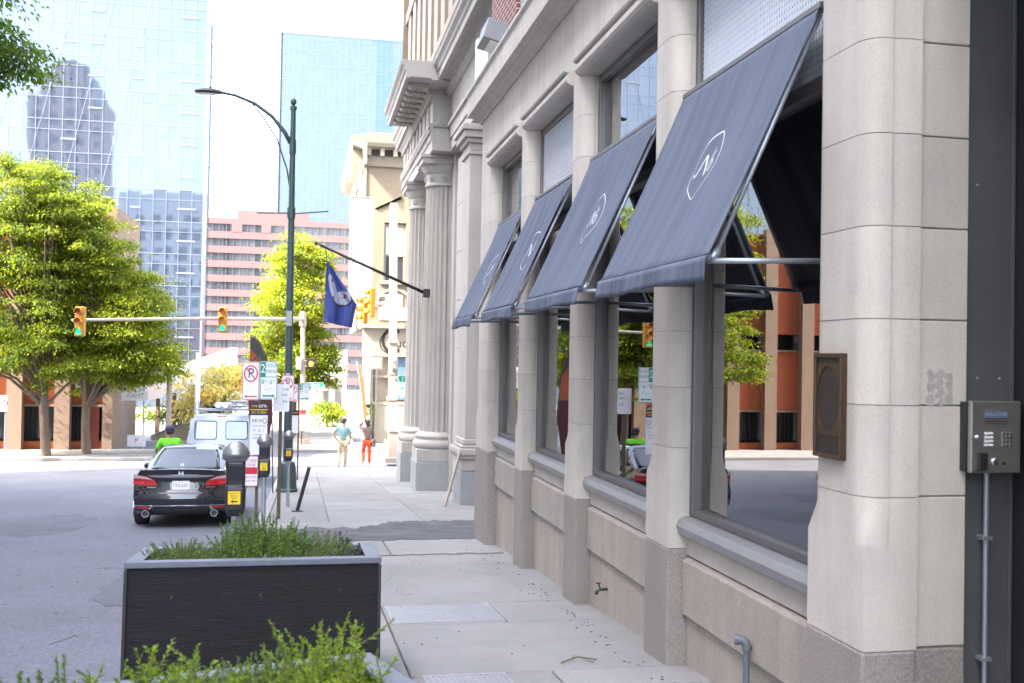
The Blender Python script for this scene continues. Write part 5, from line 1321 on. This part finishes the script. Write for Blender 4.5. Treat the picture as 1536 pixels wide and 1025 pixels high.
# --- the black saloon
CAR = thing('parked_car', 'black saloon car parked at the kerb, seen from behind', 'car', (-2.16,19.45,road_z(19.45)), (-slope,0,0))
W = .895; LEN = 4.85
def rear_y(x, z):                    # the rear face: how far forward of the bumper the skin sits
    zz = lerp([(.2,.14),(.30,.05),(.42,.015),(.56,.0),(.62,.035),(.70,.075),(.86,.085),(.96,.05),(1.02,.03),(1.1,.04)], z)
    return zz + .27*(abs(x)/W)**2.6
def half_w(y, z):
    base = lerp([(.2,.80),(.35,.86),(.55,.885),(.72,.895),(.86,.885),(1.0,.80),(1.1,.74)], z)
    tp = lerp([(0,.955),(.5,.985),(1.2,1),(3.2,1),(4.2,.975),(4.85,.88)], y)
    return base*tp
def top_z(y): return lerp([(0,1.035),(.12,1.045),(.3,1.03),(.7,1.02),(1.2,1.0),(3.3,.99),(3.8,.97),(4.3,.88),(4.7,.76),(4.85,.70)], y)
def bot_z(y): return lerp([(0,.30),(.3,.22),(.6,.19),(4.3,.19),(4.85,.24)], y)
def carbody(u, v, w_):
    y = LEN*v; z = bot_z(y)+(top_z(y)-bot_z(y))*w_
    s = 2*u-1; x = s*half_w(y, z)
    if v < .5: y += rear_y(x, z)*max(0, 1-v*6)
    fy = .35*(abs(s))**2.5 + lerp([(.2,.12),(.5,.02),(.65,.0),(.75,.10)], z); y -= fy*max(0, (v-.80)/.20)
    z += .03*(1-s*s)*w_**6
    return (x, y, z)
body = boxgrid(carbody, 22, 40, 16).build('body', m_paint, CAR, local=True, smooth=True, weld=True)
cut_arches(body, ((1.02,.325),(3.80,.325)), .375, 2)
body.data.shade_smooth(); body.data.set_sharp_from_angle(angle=radians(48)); wnm = body.modifiers.new('wn','WEIGHTED_NORMAL'); wnm.keep_sharp = True
MB().box(-.70,.70,.45,4.4,.22,.60).build('underbody', m_black, CAR, local=True)
def cabin(u, v, w_):
    yb, yr = .62, 1.62; fb, fr_ = 3.72, 2.72
    k = w_; ya = yb+(yr-yb)*k; yf = fb+(fr_-fb)*k
    s = 2*u-1
    hw = lerp([(0,.765),(.5,.69),(.85,.60),(1,.545)], k)
    y = ya+(yf-ya)*v
    hw *= lerp([(.6,.93),(1.3,1),(3.0,1),(3.7,.95)], y)
    z = .985+(.455+.025*sin(pi*min(1,max(0,(y-1.2)/2.2))))*k**.92
    y += (.13*s*s*(1-v)*(1-.3*k)) - .10*s*s*v
    z += .03*(1-s*s)*k**3
    return (s*hw, y, z)
cab = boxgrid(cabin, 16, 22, 12).build('cabin', m_paint, CAR, local=True, smooth=True, weld=True); cab.data.set_sharp_from_angle(angle=radians(60))
def face_patch(fn, us, vs, off, name, mat, parent):
    b = MB(); nu, nv = len(us), len(vs); V = []
    for b_ in vs:
        for a in us:
            p = Vector(fn(a, b_)); e = 1e-3
            t1 = Vector(fn(a+e, b_))-Vector(fn(a-e, b_)); t2 = Vector(fn(a, b_+e))-Vector(fn(a, b_-e)); n_ = t1.cross(t2).normalized()
            V.append(p+n_*off)
    b.add(V, [(j*nu+i, j*nu+i+1, (j+1)*nu+i+1, (j+1)*nu+i) for j in range(nv-1) for i in range(nu-1)])
    o = b.build(name, mat, parent, local=True, smooth=True); s_ = o.modifiers.new('t','SOLIDIFY'); s_.thickness = .006; s_.offset = 0
    return o
ls = lambda a, b, n_: [a+(b-a)*i/(n_-1) for i in range(n_)]
def trap(fn, a0, a1, b0, b1):         # narrower at the top
    return fn
rw = face_patch(lambda a, b: cabin(.5+(a-.5)*(.93-.06*b), 0, b), ls(.02,.98,14), ls(.08,.90,10), .007, 'rear_window', m_cglass, CAR)
MB().tube([(x, .71+.13*(x/.76)**2-.03, 1.045+.0*x) for x in (-.15,0,.15)],.008,6).build('stop_lamp', m_tail, CAR, local=True)
face_patch(lambda a, b: cabin(.5+(a-.5)*.9, 1, b), ls(.03,.97,10), ls(.08,.92,8), -.007, 'windscreen', m_cglass, CAR)
for side in (0, 1):
    sg = 1 if side else -1
    face_patch(lambda a, b: cabin(side, a, b), ls(.07,.30,5), ls(.12,.86,6), (.007 if side else -.007), 'side_window', m_cglass, CAR)
    face_patch(lambda a, b: cabin(side, a, b), ls(.33,.60,6), ls(.10,.88,6), (.007 if side else -.007), 'side_window', m_cglass, CAR)
    face_patch(lambda a, b: cabin(side, a, b), ls(.63,.90,6), ls(.10,.88,6), (.007 if side else -.007), 'side_window', m_cglass, CAR)
    md_ = MB().ball((sg*.97,3.02,1.02),.10,14,9,(1.1,.7,.75)).tube([(sg*.80,3.05,.98),(sg*.92,3.03,1.0)],.03,6); md_.build('door_mirror', m_paint, CAR, local=True, smooth=True)
def rp(x, z, off=.0): return Vector((x, rear_y(x, z)*(1.0)-off, z))
def rear_poly(pts, off0, off1, name, mat, parent, nsub=5, wrap=True):
    """closed outline (x, z) laid on the curved rear face, solid between two offsets"""
    P = []
    for (ax, az), (bx, bz) in zip(pts, pts[1:]+pts[:1]):
        for k in range(nsub): P.append((ax+(bx-ax)*k/nsub, az+(bz-az)*k/nsub))
    cx = sum(p[0] for p in P)/len(P); cz = sum(p[1] for p in P)/len(P)
    b = MB(); n_ = len(P); V = []
    rings = [1.0, .75, .5, .25]
    for off in (off1,):
        for r_ in rings: V += [rp(cx+(p[0]-cx)*r_, cz+(p[1]-cz)*r_, off) for p in P]
    V.append(rp(cx, cz, off1)); F = []
    for q in range(3): F += [(q*n_+i, q*n_+(i+1)%n_, (q+1)*n_+(i+1)%n_, (q+1)*n_+i) for i in range(n_)]
    F += [(3*n_+i, 3*n_+(i+1)%n_, 4*n_) for i in range(n_)]
    o_ = len(V); V += [rp(p[0], p[1], off0) for p in P]
    F += [(i, (i+1)%n_, o_+(i+1)%n_, o_+i) for i in range(n_)]
    b.add(V, F); return b.build(name, mat, parent, local=True, smooth=True, sharp=50)
for sg in (-1, 1):
    m_ = lambda L_: [(sg*x, z) for x, z in L_]
    tl = rear_poly(m_([(.862,.965),(.60,.935),(.47,.862),(.415,.775),(.60,.765),(.865,.785)]), -.03, .014, 'tail_light', m_tail, CAR)
    rear_poly(m_([(.86,.962),(.62,.925),(.50,.87),(.62,.885),(.862,.90)]), .012, .020, 'clear_section', m_tailc, tl)
    rear_poly(m_([(.865,.835),(.66,.835),(.66,.80),(.865,.80)]), .012, .019, 'light_bar', m_signr, tl)
    rear_poly(m_([(.60,.745),(.43,.742),(.44,.728),(.59,.730)]), -.01, .010, 'chrome_tick', m_chrome, CAR)
    rear_poly(m_([(.80,.392),(.56,.386),(.56,.352),(.80,.358)]), -.01, .010, 'reflector', m_tail, CAR)
    ex = MB(); ex.lathe((sg*.60,.10,.272), [(.062,0),(.066,-.10),(.055,-.10),(.052,-.0)], 24, 'y'); eo = ex.build('exhaust_tip', m_chrome, CAR, local=True, smooth=True, sharp=40)
    eo.scale = (1,1,1); MB().lathe((sg*.60,.09,.272), [(.05,0),(.05,-.04)], 16, 'y').build('exhaust_hole', m_black, eo, local=True)
rear_poly([(-.60,.955),(.60,.955),(.52,.925),(.30,.915),(-.30,.915),(-.52,.925)], -.02, .020, 'chrome_strip', m_chrome, CAR, 8)
rear_poly([(-.385,.895),(.385,.895),(.32,.72),(.25,.655),(-.25,.655),(-.32,.72)], -.02, .006, 'plate_recess', m_paint, CAR, 8)
rear_poly([(-.40,.645),(.40,.645),(.36,.625),(-.36,.625)], -.01, .010, 'boot_seam_trim', m_frame, CAR, 8)
rear_poly([(-.82,.415),(.82,.415),(.82,.400),(-.82,.400)], -.02, .012, 'bumper_chrome', m_chrome, CAR, 12)
rear_poly([(-.50,.34),(.50,.34),(.44,.24),(-.44,.24)], -.06, .004, 'diffuser', m_black, CAR, 8)
fpl = frame((.0,.072,.775),(1,0,0),(0,.05,1),(0,-1,.05))
pl_ = MB().flat(fpl, rrect(.305,.155,.012), 0, .012).build('licence_plate', m_signw, CAR, local=True)
MB().text(fpl,'TXN-6301',.088,0,-.008,.0135,.72).build('plate_number', M('plate_ink',(.03,.05,.18),.5,var=0), pl_, local=True)
MB().text(fpl,'VIRGINIA',.022,0,.055,.0135,.9).build('plate_state', m_signr, pl_, local=True)
fe = frame((.0,.035,.985)); e_ = MB()
e_.flat(fe,[(-.045,-.035),(-.025,-.035),(-.022,-.006),(.022,-.006),(.025,-.035),(.045,-.035),(.038,.038),(.020,.038),(.021,.008),(-.021,.008),(-.020,.038),(-.038,.038)],0,.012)
e_.build('badge', m_chrome, CAR, local=True)
MB().tube([(-.74,.80,1.00),(-.4,.70,1.02),(0,.665,1.03),(.4,.70,1.02),(.74,.80,1.00)],.012,6).build('boot_edge', m_paint, CAR, local=True, smooth=True)
for sg in (-1,1):
    MB().tube([(sg*.888,1.3,.66),(sg*.893,2.4,.66),(sg*.888,3.5,.66)],.008,6).build('door_crease', m_paint, CAR, local=True)
    MB().box(min(sg*.885,sg*.905),max(sg*.885,sg*.905),1.9,2.05,.82,.845).box(min(sg*.885,sg*.905),max(sg*.885,sg*.905),2.75,2.9,.82,.845).build('door_handle', m_chrome, CAR, local=True)
    for y in (1.02, 3.80): wheel(CAR, sg*.785, y, .325, .325, .225, sg)
MB().box(-.60,.60,1.0,3.3,.62,.98).build('cabin_floor', m_black, CAR, local=True)
MB().box(-.10,-.03,.80,.805,1.08,1.14).build('parcel_note', m_white, CAR, local=True)

# --- the silver van
VAN = thing('work_van', 'silver work van with a roof rack of pipes, parked ahead of the black saloon', 'van', (-2.26,29.9,road_z(29.9)), (-slope,0,0)); VAN.scale = (1.05,1,1.07)
def vanbody(u, v, w_):
    s = 2*u-1; y = 5.0*v
    zt = lerp([(0,1.86),(.2,1.90),(3.4,1.90),(4.0,1.80),(4.35,1.15),(5,.95)], y); z = .32+(zt-.32)*w_
    hw = lerp([(.3,.90),(.6,.94),(1.1,.94),(1.5,.86),(1.85,.74),(1.95,.70)], z)*lerp([(0,.97),(.4,1),(4,1),(5,.86)], y)
    y2 = y+(.05+.06*abs(s)**3+.10*max(0,(z-1.1)))*max(0,1-v*5) - .18*abs(s)**3*max(0,(v-.8)/.2)
    return (s*hw, y2, z+.04*(1-s*s)*w_**8)
vb = boxgrid(vanbody, 16, 30, 16).build('body', m_van, VAN, local=True, smooth=True, weld=True)
cut_arches(vb, ((1.0,.34),(4.1,.34)), .40, 2); vb.data.shade_smooth(); vb.data.set_sharp_from_angle(angle=radians(48))
def vrear(x, z): return (.05+.06*(abs(x)/.9)**3+.10*max(0,(z-1.1)))
def vrect(x0, x1, z0, z1, off, nm, mat, parent, r=.05):
    P = [((x0+x1)/2+a, (z0+z1)/2+b) for a, b in rrect(x1-x0, z1-z0, r)]
    b = MB(); n_ = len(P); V = [Vector((x, vrear(x,z)-off, z)) for x, z in P]+[Vector((x, vrear(x,z)+.01, z)) for x, z in P]
    b.add(V, [tuple(range(n_))]+[(i,(i+1)%n_,n_+(i+1)%n_,n_+i) for i in range(n_)]); return b.build(nm, mat, parent, local=True)
for sg in (-1,1):
    d = vrect(min(sg*.02,sg*.82),max(sg*.02,sg*.82),.62,1.80,.006,'rear_door',m_van,VAN,.04)
    vrect(min(sg*.11,sg*.70),max(sg*.11,sg*.70),1.24,1.74,.012,'window_seal',m_black,d,.07)
    vrect(min(sg*.13,sg*.68),max(sg*.13,sg*.68),1.26,1.72,.018,'window',m_vglass,d,.06)
    vrect(min(sg*.84,sg*.90),max(sg*.84,sg*.90),.80,1.15,.01,'tail_light',m_tail,VAN,.02)
    for y in (1.0,4.1): wheel(VAN, sg*.80, y, .34, .34, .23, sg)
    b = MB(); b.box(min(sg*.86,sg*.885),max(sg*.86,sg*.885),2.6,3.5,1.2,1.62); b.build('side_window', m_cglass, VAN, local=True)
MB().box(-.86,.86,-.06,.12,.42,.56).build('bumper', m_sill, VAN, local=True, bevel=.02)
MB().box(-.16,.16,.03,.06,.72,.86).build('licence_plate', m_signw, VAN, local=True)
MB().box(-.8,.8,.6,4.6,.3,.7).build('underbody', m_black, VAN, local=True)
MB().box(-.12,.12,.12,.16,1.84,1.87).build('stop_lamp', m_tail, VAN, local=True)
RK = MB()
for sx in (-.70,.70):
    RK.tube([(sx,.2,2.05),(sx,3.5,2.05)],.018,6)
    for y in (.25,1.3,2.4,3.4): RK.tube([(sx,y,1.86),(sx,y,2.24 if y < 1.5 else 2.05)],.016,6)
for y in (.25,1.3,2.4,3.4): RK.tube([(-.70,y,2.05),(.70,y,2.05)],.016,6)
for x in (-.62,-.54): RK.tube([(x,.25,1.95),(x,.25,2.26)],.012,6)
RK.build('roof_rack', m_pipe, VAN, local=True)
for x in (-.11,.09):
    t = thing('pipe_length', ('left' if x<0 else 'right')+' one of the two open grey pipes lying on the silver van roof rack', 'pipe', (-2.26+x,30.1,road_z(29.9)+2.30), (-slope,0,0), 'pipes on the van roof')
    MB().lathe((0,0,0), [(.075,0),(.09,0),(.09,2.6),(.075,2.6)], 20, 'y').build('tube', m_signw, t, local=True, smooth=True, sharp=40)
    MB().lathe((0,.02,0), [(.074,0),(.074,.5)], 16, 'y').build('bore', m_black, t, local=True)
t = thing('ladder', 'metal ladder lying flat on the right of the silver van roof rack', 'ladder', (-1.80,30.1,road_z(29.9)+2.24), (-slope,0,0))
MB().box(-.24,-.20,0,3,0,.09).box(.20,.24,0,3,0,.09).box(-.24,-.20,.02,3,.13,.21).box(.20,.24,.02,3,.13,.21).build('rail', m_pipe, t, local=True)
r_ = MB()
for k in range(10): MB().tube([(-.2,.1+k*.3,.045),(.2,.1+k*.3,.045)],.016,6).build('rung', m_pipe, t, local=True); MB().tube([(-.2,.15+k*.3,.17),(.2,.15+k*.3,.17)],.016,6).build('rung', m_pipe, t, local=True)
MB().box(-.28,-.25,0,.03,.0,.05).box(.25,.30,0,.05,.05,.2).build('red_tie', m_signr, t, local=True)

# ------------------------------------------------------------------ people
def skinned(name, joints, edges, mat, parent, root=0, sub=2, fuse=None):
    me = bpy.data.meshes.new(name); me.from_pydata([j[0] for j in joints], edges, []); o = bpy.data.objects.new(name, me); COL.objects.link(o)
    s = o.modifiers.new('skin','SKIN'); s.use_smooth_shade = True; s.branch_smoothing = .4
    for i, j in enumerate(joints):
        r = j[1]; me.skin_vertices[0].data[i].radius = (r, r) if not isinstance(r, tuple) else r
    me.skin_vertices[0].data[root].use_root = True
    q = o.modifiers.new('sub','SUBSURF'); q.levels = sub; q.render_levels = sub
    bake(o); o.data.name = name; o.data.materials.clear(); o.data.materials.append(mat); o.data.shade_smooth(); o.parent = parent
    return o
def person(label, loc, rz, H, J, skin, top, trousers, hairmat, cap=None, sleeve=.5, hip_extra=0, group=None, shoes=None, long_hair=False):
    """J: joint positions (metres, facing +y) for hips, knees, ankles, shoulders, elbows, wrists, head"""
    t = thing('person', label, 'person', loc, (0,0,rz))
    s = H/1.75
    P = {k: Vector(v)*s for k, v in J.items()}
    jt = []; ed = []
    def add(p, r, prev=None):
        jt.append((tuple(p), r if isinstance(r, tuple) else r*s)); i = len(jt)-1
        if prev is not None: ed.append((prev, i))
        return i
    pel = add(P['pelvis'], .125); wa = add(P['waist'], .105, pel); ch = add(P['chest'], .125, wa); nk = add(P['neck'], .055, ch)
    hd0 = add(P['head']+Vector((0,0,-.07))*s, .068, nk); hd = add(P['head'], .088, hd0); hd2 = add(P['head']+Vector((0,-.01,.07))*s, .078, hd)
    f = P['look'].normalized(); side = f.cross(Vector((0,0,1))).normalized()
    add(P['head']+f*.098*s+Vector((0,0,-.015))*s, .018, hd)                       # nose
    for sg in (-1,1): add(P['head']+side*sg*.092*s-f*.005*s, .020, hd)            # ears
    for sd2, sg in (('l',-1),('r',1)):
        sh = add(P['sh'+sd2], .062, ch); el_ = add(P['el'+sd2], .046, sh); wr = add(P['wr'+sd2], .031, el_)
        d = (P['wr'+sd2]-P['el'+sd2]).normalized(); a = d.cross(Vector((0,1,0))); a = a.normalized() if a.length > .1 else Vector((1,0,0)); b = d.cross(a)
        pm = add(P['wr'+sd2]+d*.06*s, (.036*s,.020*s), wr)
        for k in range(4):
            k0 = P['wr'+sd2]+d*.095*s+a*(-.027+.018*k)*s; L = (.068,.078,.072,.056)[k]
            q0 = add(k0, .0095, pm); q1 = add(k0+d*L*.5*s+b*.006*s, .009, q0); add(k0+d*L*.9*s+b*.022*s, .0075, q1)
        th = add(P['wr'+sd2]+d*.045*s-a*.038*s, .011, pm); add(P['wr'+sd2]+d*.085*s-a*.058*s+b*.012*s, .009, th)
        hp = add(P['hip'+sd2], .088, pel); kn = add(P['kn'+sd2], .058, hp); cf = add(P['kn'+sd2]*.62+P['an'+sd2]*.38+Vector((0,-.015,0))*s, .055, kn); an = add(P['an'+sd2], .038, cf)
        ft = P['foot'+sd2]; add(ft, .034, an)
    skinned('body', jt, ed, skin, t)
    # shirt
    jt = []; ed = []
    a0 = add(P['pelvis']+Vector((0,0,-.03))*s, .152+hip_extra); a1 = add(P['waist'], .142, a0); a2 = add(P['chest'], .158, a1); a3 = add(P['neck']+Vector((0,0,-.045))*s, .085, a2)
    for sd2 in 'lr':
        b0 = add(P['sh'+sd2], .085, a2); b1 = add(P['sh'+sd2]*.5+P['el'+sd2]*.5, .072, b0)
        if sleeve > .6: b2 = add(P['el'+sd2], .060, b1); add(P['wr'+sd2]*.9+P['el'+sd2]*.1, .045, b2)
        else: add(P['el'+sd2]*.85+P['sh'+sd2]*.15, .068, b1)
    skinned('shirt', jt, ed, top, t)
    jt = []; ed = []
    a0 = add(P['pelvis'], .142)
    for sd2 in 'lr':
        b0 = add(P['hip'+sd2], .108, a0); b1 = add(P['kn'+sd2], .078, b0); b2 = add(P['kn'+sd2]*.5+P['an'+sd2]*.5, .074, b1); add(P['an'+sd2]+Vector((0,0,-.01))*s, .068, b2)
    skinned('trousers', jt, ed, trousers, t)
    for sd2 in 'lr':
        a, b = P['an'+sd2], P['foot'+sd2]; d = (b-a)
        MB().tube([a+Vector((0,-.04,-.045))*s, a+Vector((0,.02,-.045))*s, b+Vector((0,.04,-.012))*s], [.044*s,.05*s,.036*s], 10).build('shoe', shoes or m_black, t, local=True, smooth=True)
    h = MB()
    if cap:
        h.ball(P['head']+Vector((0,-.005,.055))*s, .102*s, 18, 10, (1,1.08,.80)); br = P['head']+f*.10*s+Vector((0,0,.055))*s
        h.ball(br, .085*s, 14, 6, (1,1,.16)); h.build('cap', cap, t, local=True, smooth=True)
        MB().ball(P['head']-f*.02*s+Vector((0,0,.0))*s, .098*s, 16, 9, (1,.95,.75)).build('hair', hairmat, t, local=True, smooth=True)
    else:
        h.ball(P['head']-f*.018*s+Vector((0,0,.035))*s, .108*s, 18, 10, (1,1.0,.95))
        if long_hair: h.ball(P['head']-f*.06*s+Vector((0,0,-.06))*s, .085*s, 14, 8, (1,.7,1.25))
        h.build('hair', hairmat, t, local=True, smooth=True)
    # eyes and mouth
    fc = MB()
    for sg in (-1,1): fc.ball(P['head']+f*.082*s+side*sg*.033*s+Vector((0,0,.012))*s, .011*s, 8, 5)
    fc.build('eye', m_signk, t, local=True); MB().ball(P['head']+f*.083*s+Vector((0,0,-.052))*s, .02*s, 8, 5, (1.2,.5,.35)).build('mouth', m_signr, t, local=True)
    return t, P, s
base = dict(pelvis=(0,0,.93), waist=(0,0,1.10), chest=(0,.0,1.30), neck=(0,.0,1.49), head=(0,.02,1.63), look=(0,1,0),
  shl=(-.19,0,1.41), elL=(0,0,0), hipl=(-.09,0,.88), hipr=(.09,0,.88), shr=(.19,0,1.41))
def pose(**k):
    d = dict(base); d.pop('elL'); d.update(k); return d
man = pose(look=(.8,.55,-.02), head=(.02,.02,1.63), ell=(-.38,-.06,1.20), wrl=(-.22,.02,.99), elr=(.27,-.02,1.12), wrr=(.24,.10,.92),
  knl=(-.11,.08,.48), anl=(-.15,-.10,.10), footl=(-.17,.03,.05), knr=(.10,.06,.48), anr=(.09,.10,.085), footr=(.10,.22,.03))
person('man in a teal shirt, khaki trousers and cap, standing on the sunlit corner', (1.47,38.4,-2.55), 0, 1.80, man, m_skin, m_teal, m_khaki, m_hair, cap=m_hair, shoes=m_khaki)
wom = pose(look=(-.25,.9,.1), ell=(-.30,.18,1.46), wrl=(-.12,.16,1.66), elr=(.25,.0,1.13), wrr=(.20,.10,.92), shl=(-.17,0,1.42), shr=(.17,0,1.39),
  knl=(-.12,.14,.50), anl=(-.15,-.06,.13), footl=(-.18,.06,.07), knr=(.09,.0,.47), anr=(.10,-.02,.085), footr=(.11,.10,.03))
t, P, s = person('woman in coral red trousers and brown top, one arm raised to her head', (2.40,39.2,-2.55), radians(10), 1.70, wom, m_skin2, m_brownj, m_redtr, m_hair, sleeve=.8, long_hair=True, shoes=m_khaki)
hb = thing('handbag', 'grey brown shoulder bag hanging at the hip of the woman in coral trousers', 'bag', (2.40,39.2,-2.55), (0,0,radians(10)))
MB().box(.16,.30,-.20,.05,.68,.98).build('bag_body', m_frame, hb, local=True, bevel=.03)
MB().tube([(.23,-.17,.98),(.20,-.12,1.25),(.13,-.08,1.46),(.10,.02,1.49),(.16,.12,1.30),(.23,.02,.98)],.010,6).build('strap', m_black, hb, local=True)
wk = pose(look=(-.3,.9,-.1), head=(.0,.10,1.60), neck=(0,.05,1.48), chest=(0,.03,1.30), ell=(-.27,.10,1.16), wrl=(-.22,.30,1.05), elr=(.27,.08,1.16), wrr=(.22,.30,1.06),
  knl=(-.10,.02,.48), anl=(-.11,-.02,.085), footl=(-.12,.11,.03), knr=(.10,.03,.48), anr=(.11,.0,.085), footr=(.12,.13,.03))
person('worker in a lime green shirt and dark cap standing in the road beside the van', (-3.05,25.2,road_z(25.2)), radians(15), 1.82, wk, m_skin2, m_lgreen, m_navy, m_hair, cap=m_navy, shoes=m_black)

# ------------------------------------------------------------------ trees
def tree(name, label, x, y, z, th, limbs, clumps, leaf, mat, seed, per=110, group=None, tr=.24, lean=0, flat=.30, fork=None, cs=.75):
    """clumps: list of (cx, cy, cz, rx, ry, rz, n) ellipsoids relative to the foot that the leaf clusters fill"""
    R = np.random.default_rng(seed); t = thing(name, label, 'tree', (x,y,z), group=group)
    tk = MB(); top = Vector((lean*th, 0, th)); pts = [Vector((lean*th*u**1.5+.06*sin(5*u+seed), .05*sin(4*u+seed), th*u)) for u in [k/7 for k in range(8)]]
    tk.tube([pts[0]-Vector((0,0,.1))]+pts, [tr*1.45]+[tr*(1.15-.4*k/7) for k in range(8)], 12)
    C = []; 
    for (cx,cy,cz,rx,ry,rz,n) in clumps:
        for i in range(n):
            d = R.normal(size=3); d /= np.linalg.norm(d); q = R.uniform(.2,1)**.5*(1.28 if R.uniform() < .16 else 1)
            C.append(np.array([cx+rx*d[0]*q, cy+ry*d[1]*q, cz+rz*d[2]*q]))
    C = np.array(C)
    # limbs run from the trunk to some of the clusters
    sel = R.permutation(len(C))[:limbs]
    for k in sel:
        e = Vector(C[k]); s0 = pts[int(R.integers(3,8))]; m1 = s0.lerp(e,.35)+Vector((0,0,.22*(e-s0).length*.5)); m2 = s0.lerp(e,.7)+Vector((R.normal(0,.1),R.normal(0,.1),.12*(e-s0).length*.5))
        L = (e-s0).length; r0_ = min(tr*.5, .025+.016*L)
        tk.tube([s0, m1, m2, e], [r0_, r0_*.7, r0_*.42, r0_*.15], 6)
    tk.build('trunk', m_bark, t, local=True, smooth=True)
    n = len(C)*per; ci = np.repeat(np.arange(len(C)), per)
    sz = R.uniform(.6,1.35,len(C))*cs
    off = R.normal(size=(n,3))*np.array([.60,.60,.60*flat])*sz[ci][:,None]; off[:,2] -= .22*np.linalg.norm(off[:,:2],axis=1)
    P = C[ci]+off
    D = off/ (np.linalg.norm(off,axis=1)[:,None]+1e-6) + R.normal(size=(n,3))*np.array([.6,.6,.35]) + np.array([0,0,-.25]); D /= np.linalg.norm(D,axis=1)[:,None]
    Ls = leaf*R.uniform(.6,1.3,n)
    leaves_mesh('crown', P, D, Ls, Ls*.30, mat, t)
    return t
gz = -2.55
gt_ = 'street trees by the far corner'
tree('street_tree', 'large green tree left of the second trunk in front of the orange garage', -9.9,43.0,gz, 4.4, 90,
     [(-.9,0,6.2,2.4,2.0,2.3,80),(-.2,-.2,8.6,2.4,2.0,1.8,70),(-1.2,0,10.6,1.9,1.8,1.3,50),(-2.2,-.3,4.2,1.4,1.6,1.2,34),(.5,-.4,4.2,2.2,1.4,1.3,40),(-2.2,0,8.2,1.3,1.6,2.0,46)], .105, m_leaf1, 21, 270, gt_, .17, cs=.50)
tree('street_tree', 'large yellow green tree whose trunk stands right before the garage corner', -8.5,43.8,gz, 4.2, 90,
     [(.4,0,6.4,2.1,2.0,2.1,80),(1.7,-.2,4.8,1.6,1.7,1.5,66),(-.9,.1,9.3,1.9,1.8,1.4,60),(.8,0,3.7,2.1,1.5,1.2,50),(1.9,0,6.0,1.0,1.4,1.3,36),(.0,0,8.0,1.6,1.6,1.6,50),(2.6,0,3.6,.9,1.2,.8,18)], .105, m_leaf2, 22, 270, gt_, .16, cs=.50)
tree('street_tree', 'bright yellow green tree standing alone between the lamp post and the flag', -.45,53.5,gz, 3.6, 50,
     [(0,0,4.4,2.1,2.0,1.7,90),(-.1,0,6.8,1.9,1.8,1.6,84),(.3,0,9.0,1.2,1.2,1.5,60),(-1.6,0,3.2,1.3,1.4,1.0,34),(.9,0,3.6,1.3,1.3,1.2,40)], .12, m_leaf2, 23, 250, gt_, .15, cs=.52)
tree('blossom_tree', 'small pale blossoming tree beside the white utility pole', -3.9,50,gz, 1.4, 40,
     [(0,0,2.6,1.5,1.5,1.1,46),(.9,.2,3.2,1.0,1.0,.7,20),(-.7,0,1.6,.9,1.0,.7,16)], .17, m_leafbl, 24, 70, None, .09, cs=.7)
tree('street_tree', 'dark green nearer tree whose branch hangs in at the top left corner', -11.6,24.5,-1.7, 6.0, 60,
     [(2.2,0,11.6,3.2,2.6,2.2,50),(4.5,-.2,9.9,.95,1.1,.6,18),(-1,0,11,3,3,2.5,40),(4.0,-.3,11.6,1.4,1.5,1.2,18)], .12, m_leafd, 25, 230, None, .28, cs=.5)
tree('street_tree', 'mid green tree at the left edge, its trunk outside the picture', -14.6,30.0,-2.0, 5.0, 40,
     [(.2,0,8.2,2.4,2.2,1.7,40),(4.6,-.3,8.6,1.3,1.2,.8,20)], .12, m_leaf1, 26, 150, None, .22, cs=.42)
tree('shrub', 'round yellow green bush at the foot of the tree between lamp and flag', 1.35,60,gz, .5, 14,
     [(0,0,.9,.8,.9,.8,20)], .16, m_leaf2, 27, 90, None, .05, cs=.55)
tree('shrub', 'low green bush behind the white ramp railing', -6.4,56,gz, .5, 10,
     [(0,0,1.0,1.6,.9,.6,24)], .18, m_leaf1, 28, 80, None, .05, cs=.6)
# hanging plant basket by the shop door
t = thing('hanging_plant', 'small trailing plant hanging beside the shop door under the orange banner', 'plant', (2.98,48.4,-.9))
P = rng.normal(size=(160,3))*np.array([.12,.1,.30]); D = rng.normal(size=(160,3)); D /= np.linalg.norm(D,axis=1)[:,None]
leaves_mesh('foliage', P, D, np.full(160,.11), np.full(160,.03), m_leaf1, t)
MB().lathe((0,0,.15), [(.03,-.12),(.11,-.05),(.13,.05)], 12).tube([(0,0,.2),(0,0,.75)],.008,5).build('pot', m_dbronze, t, local=True)
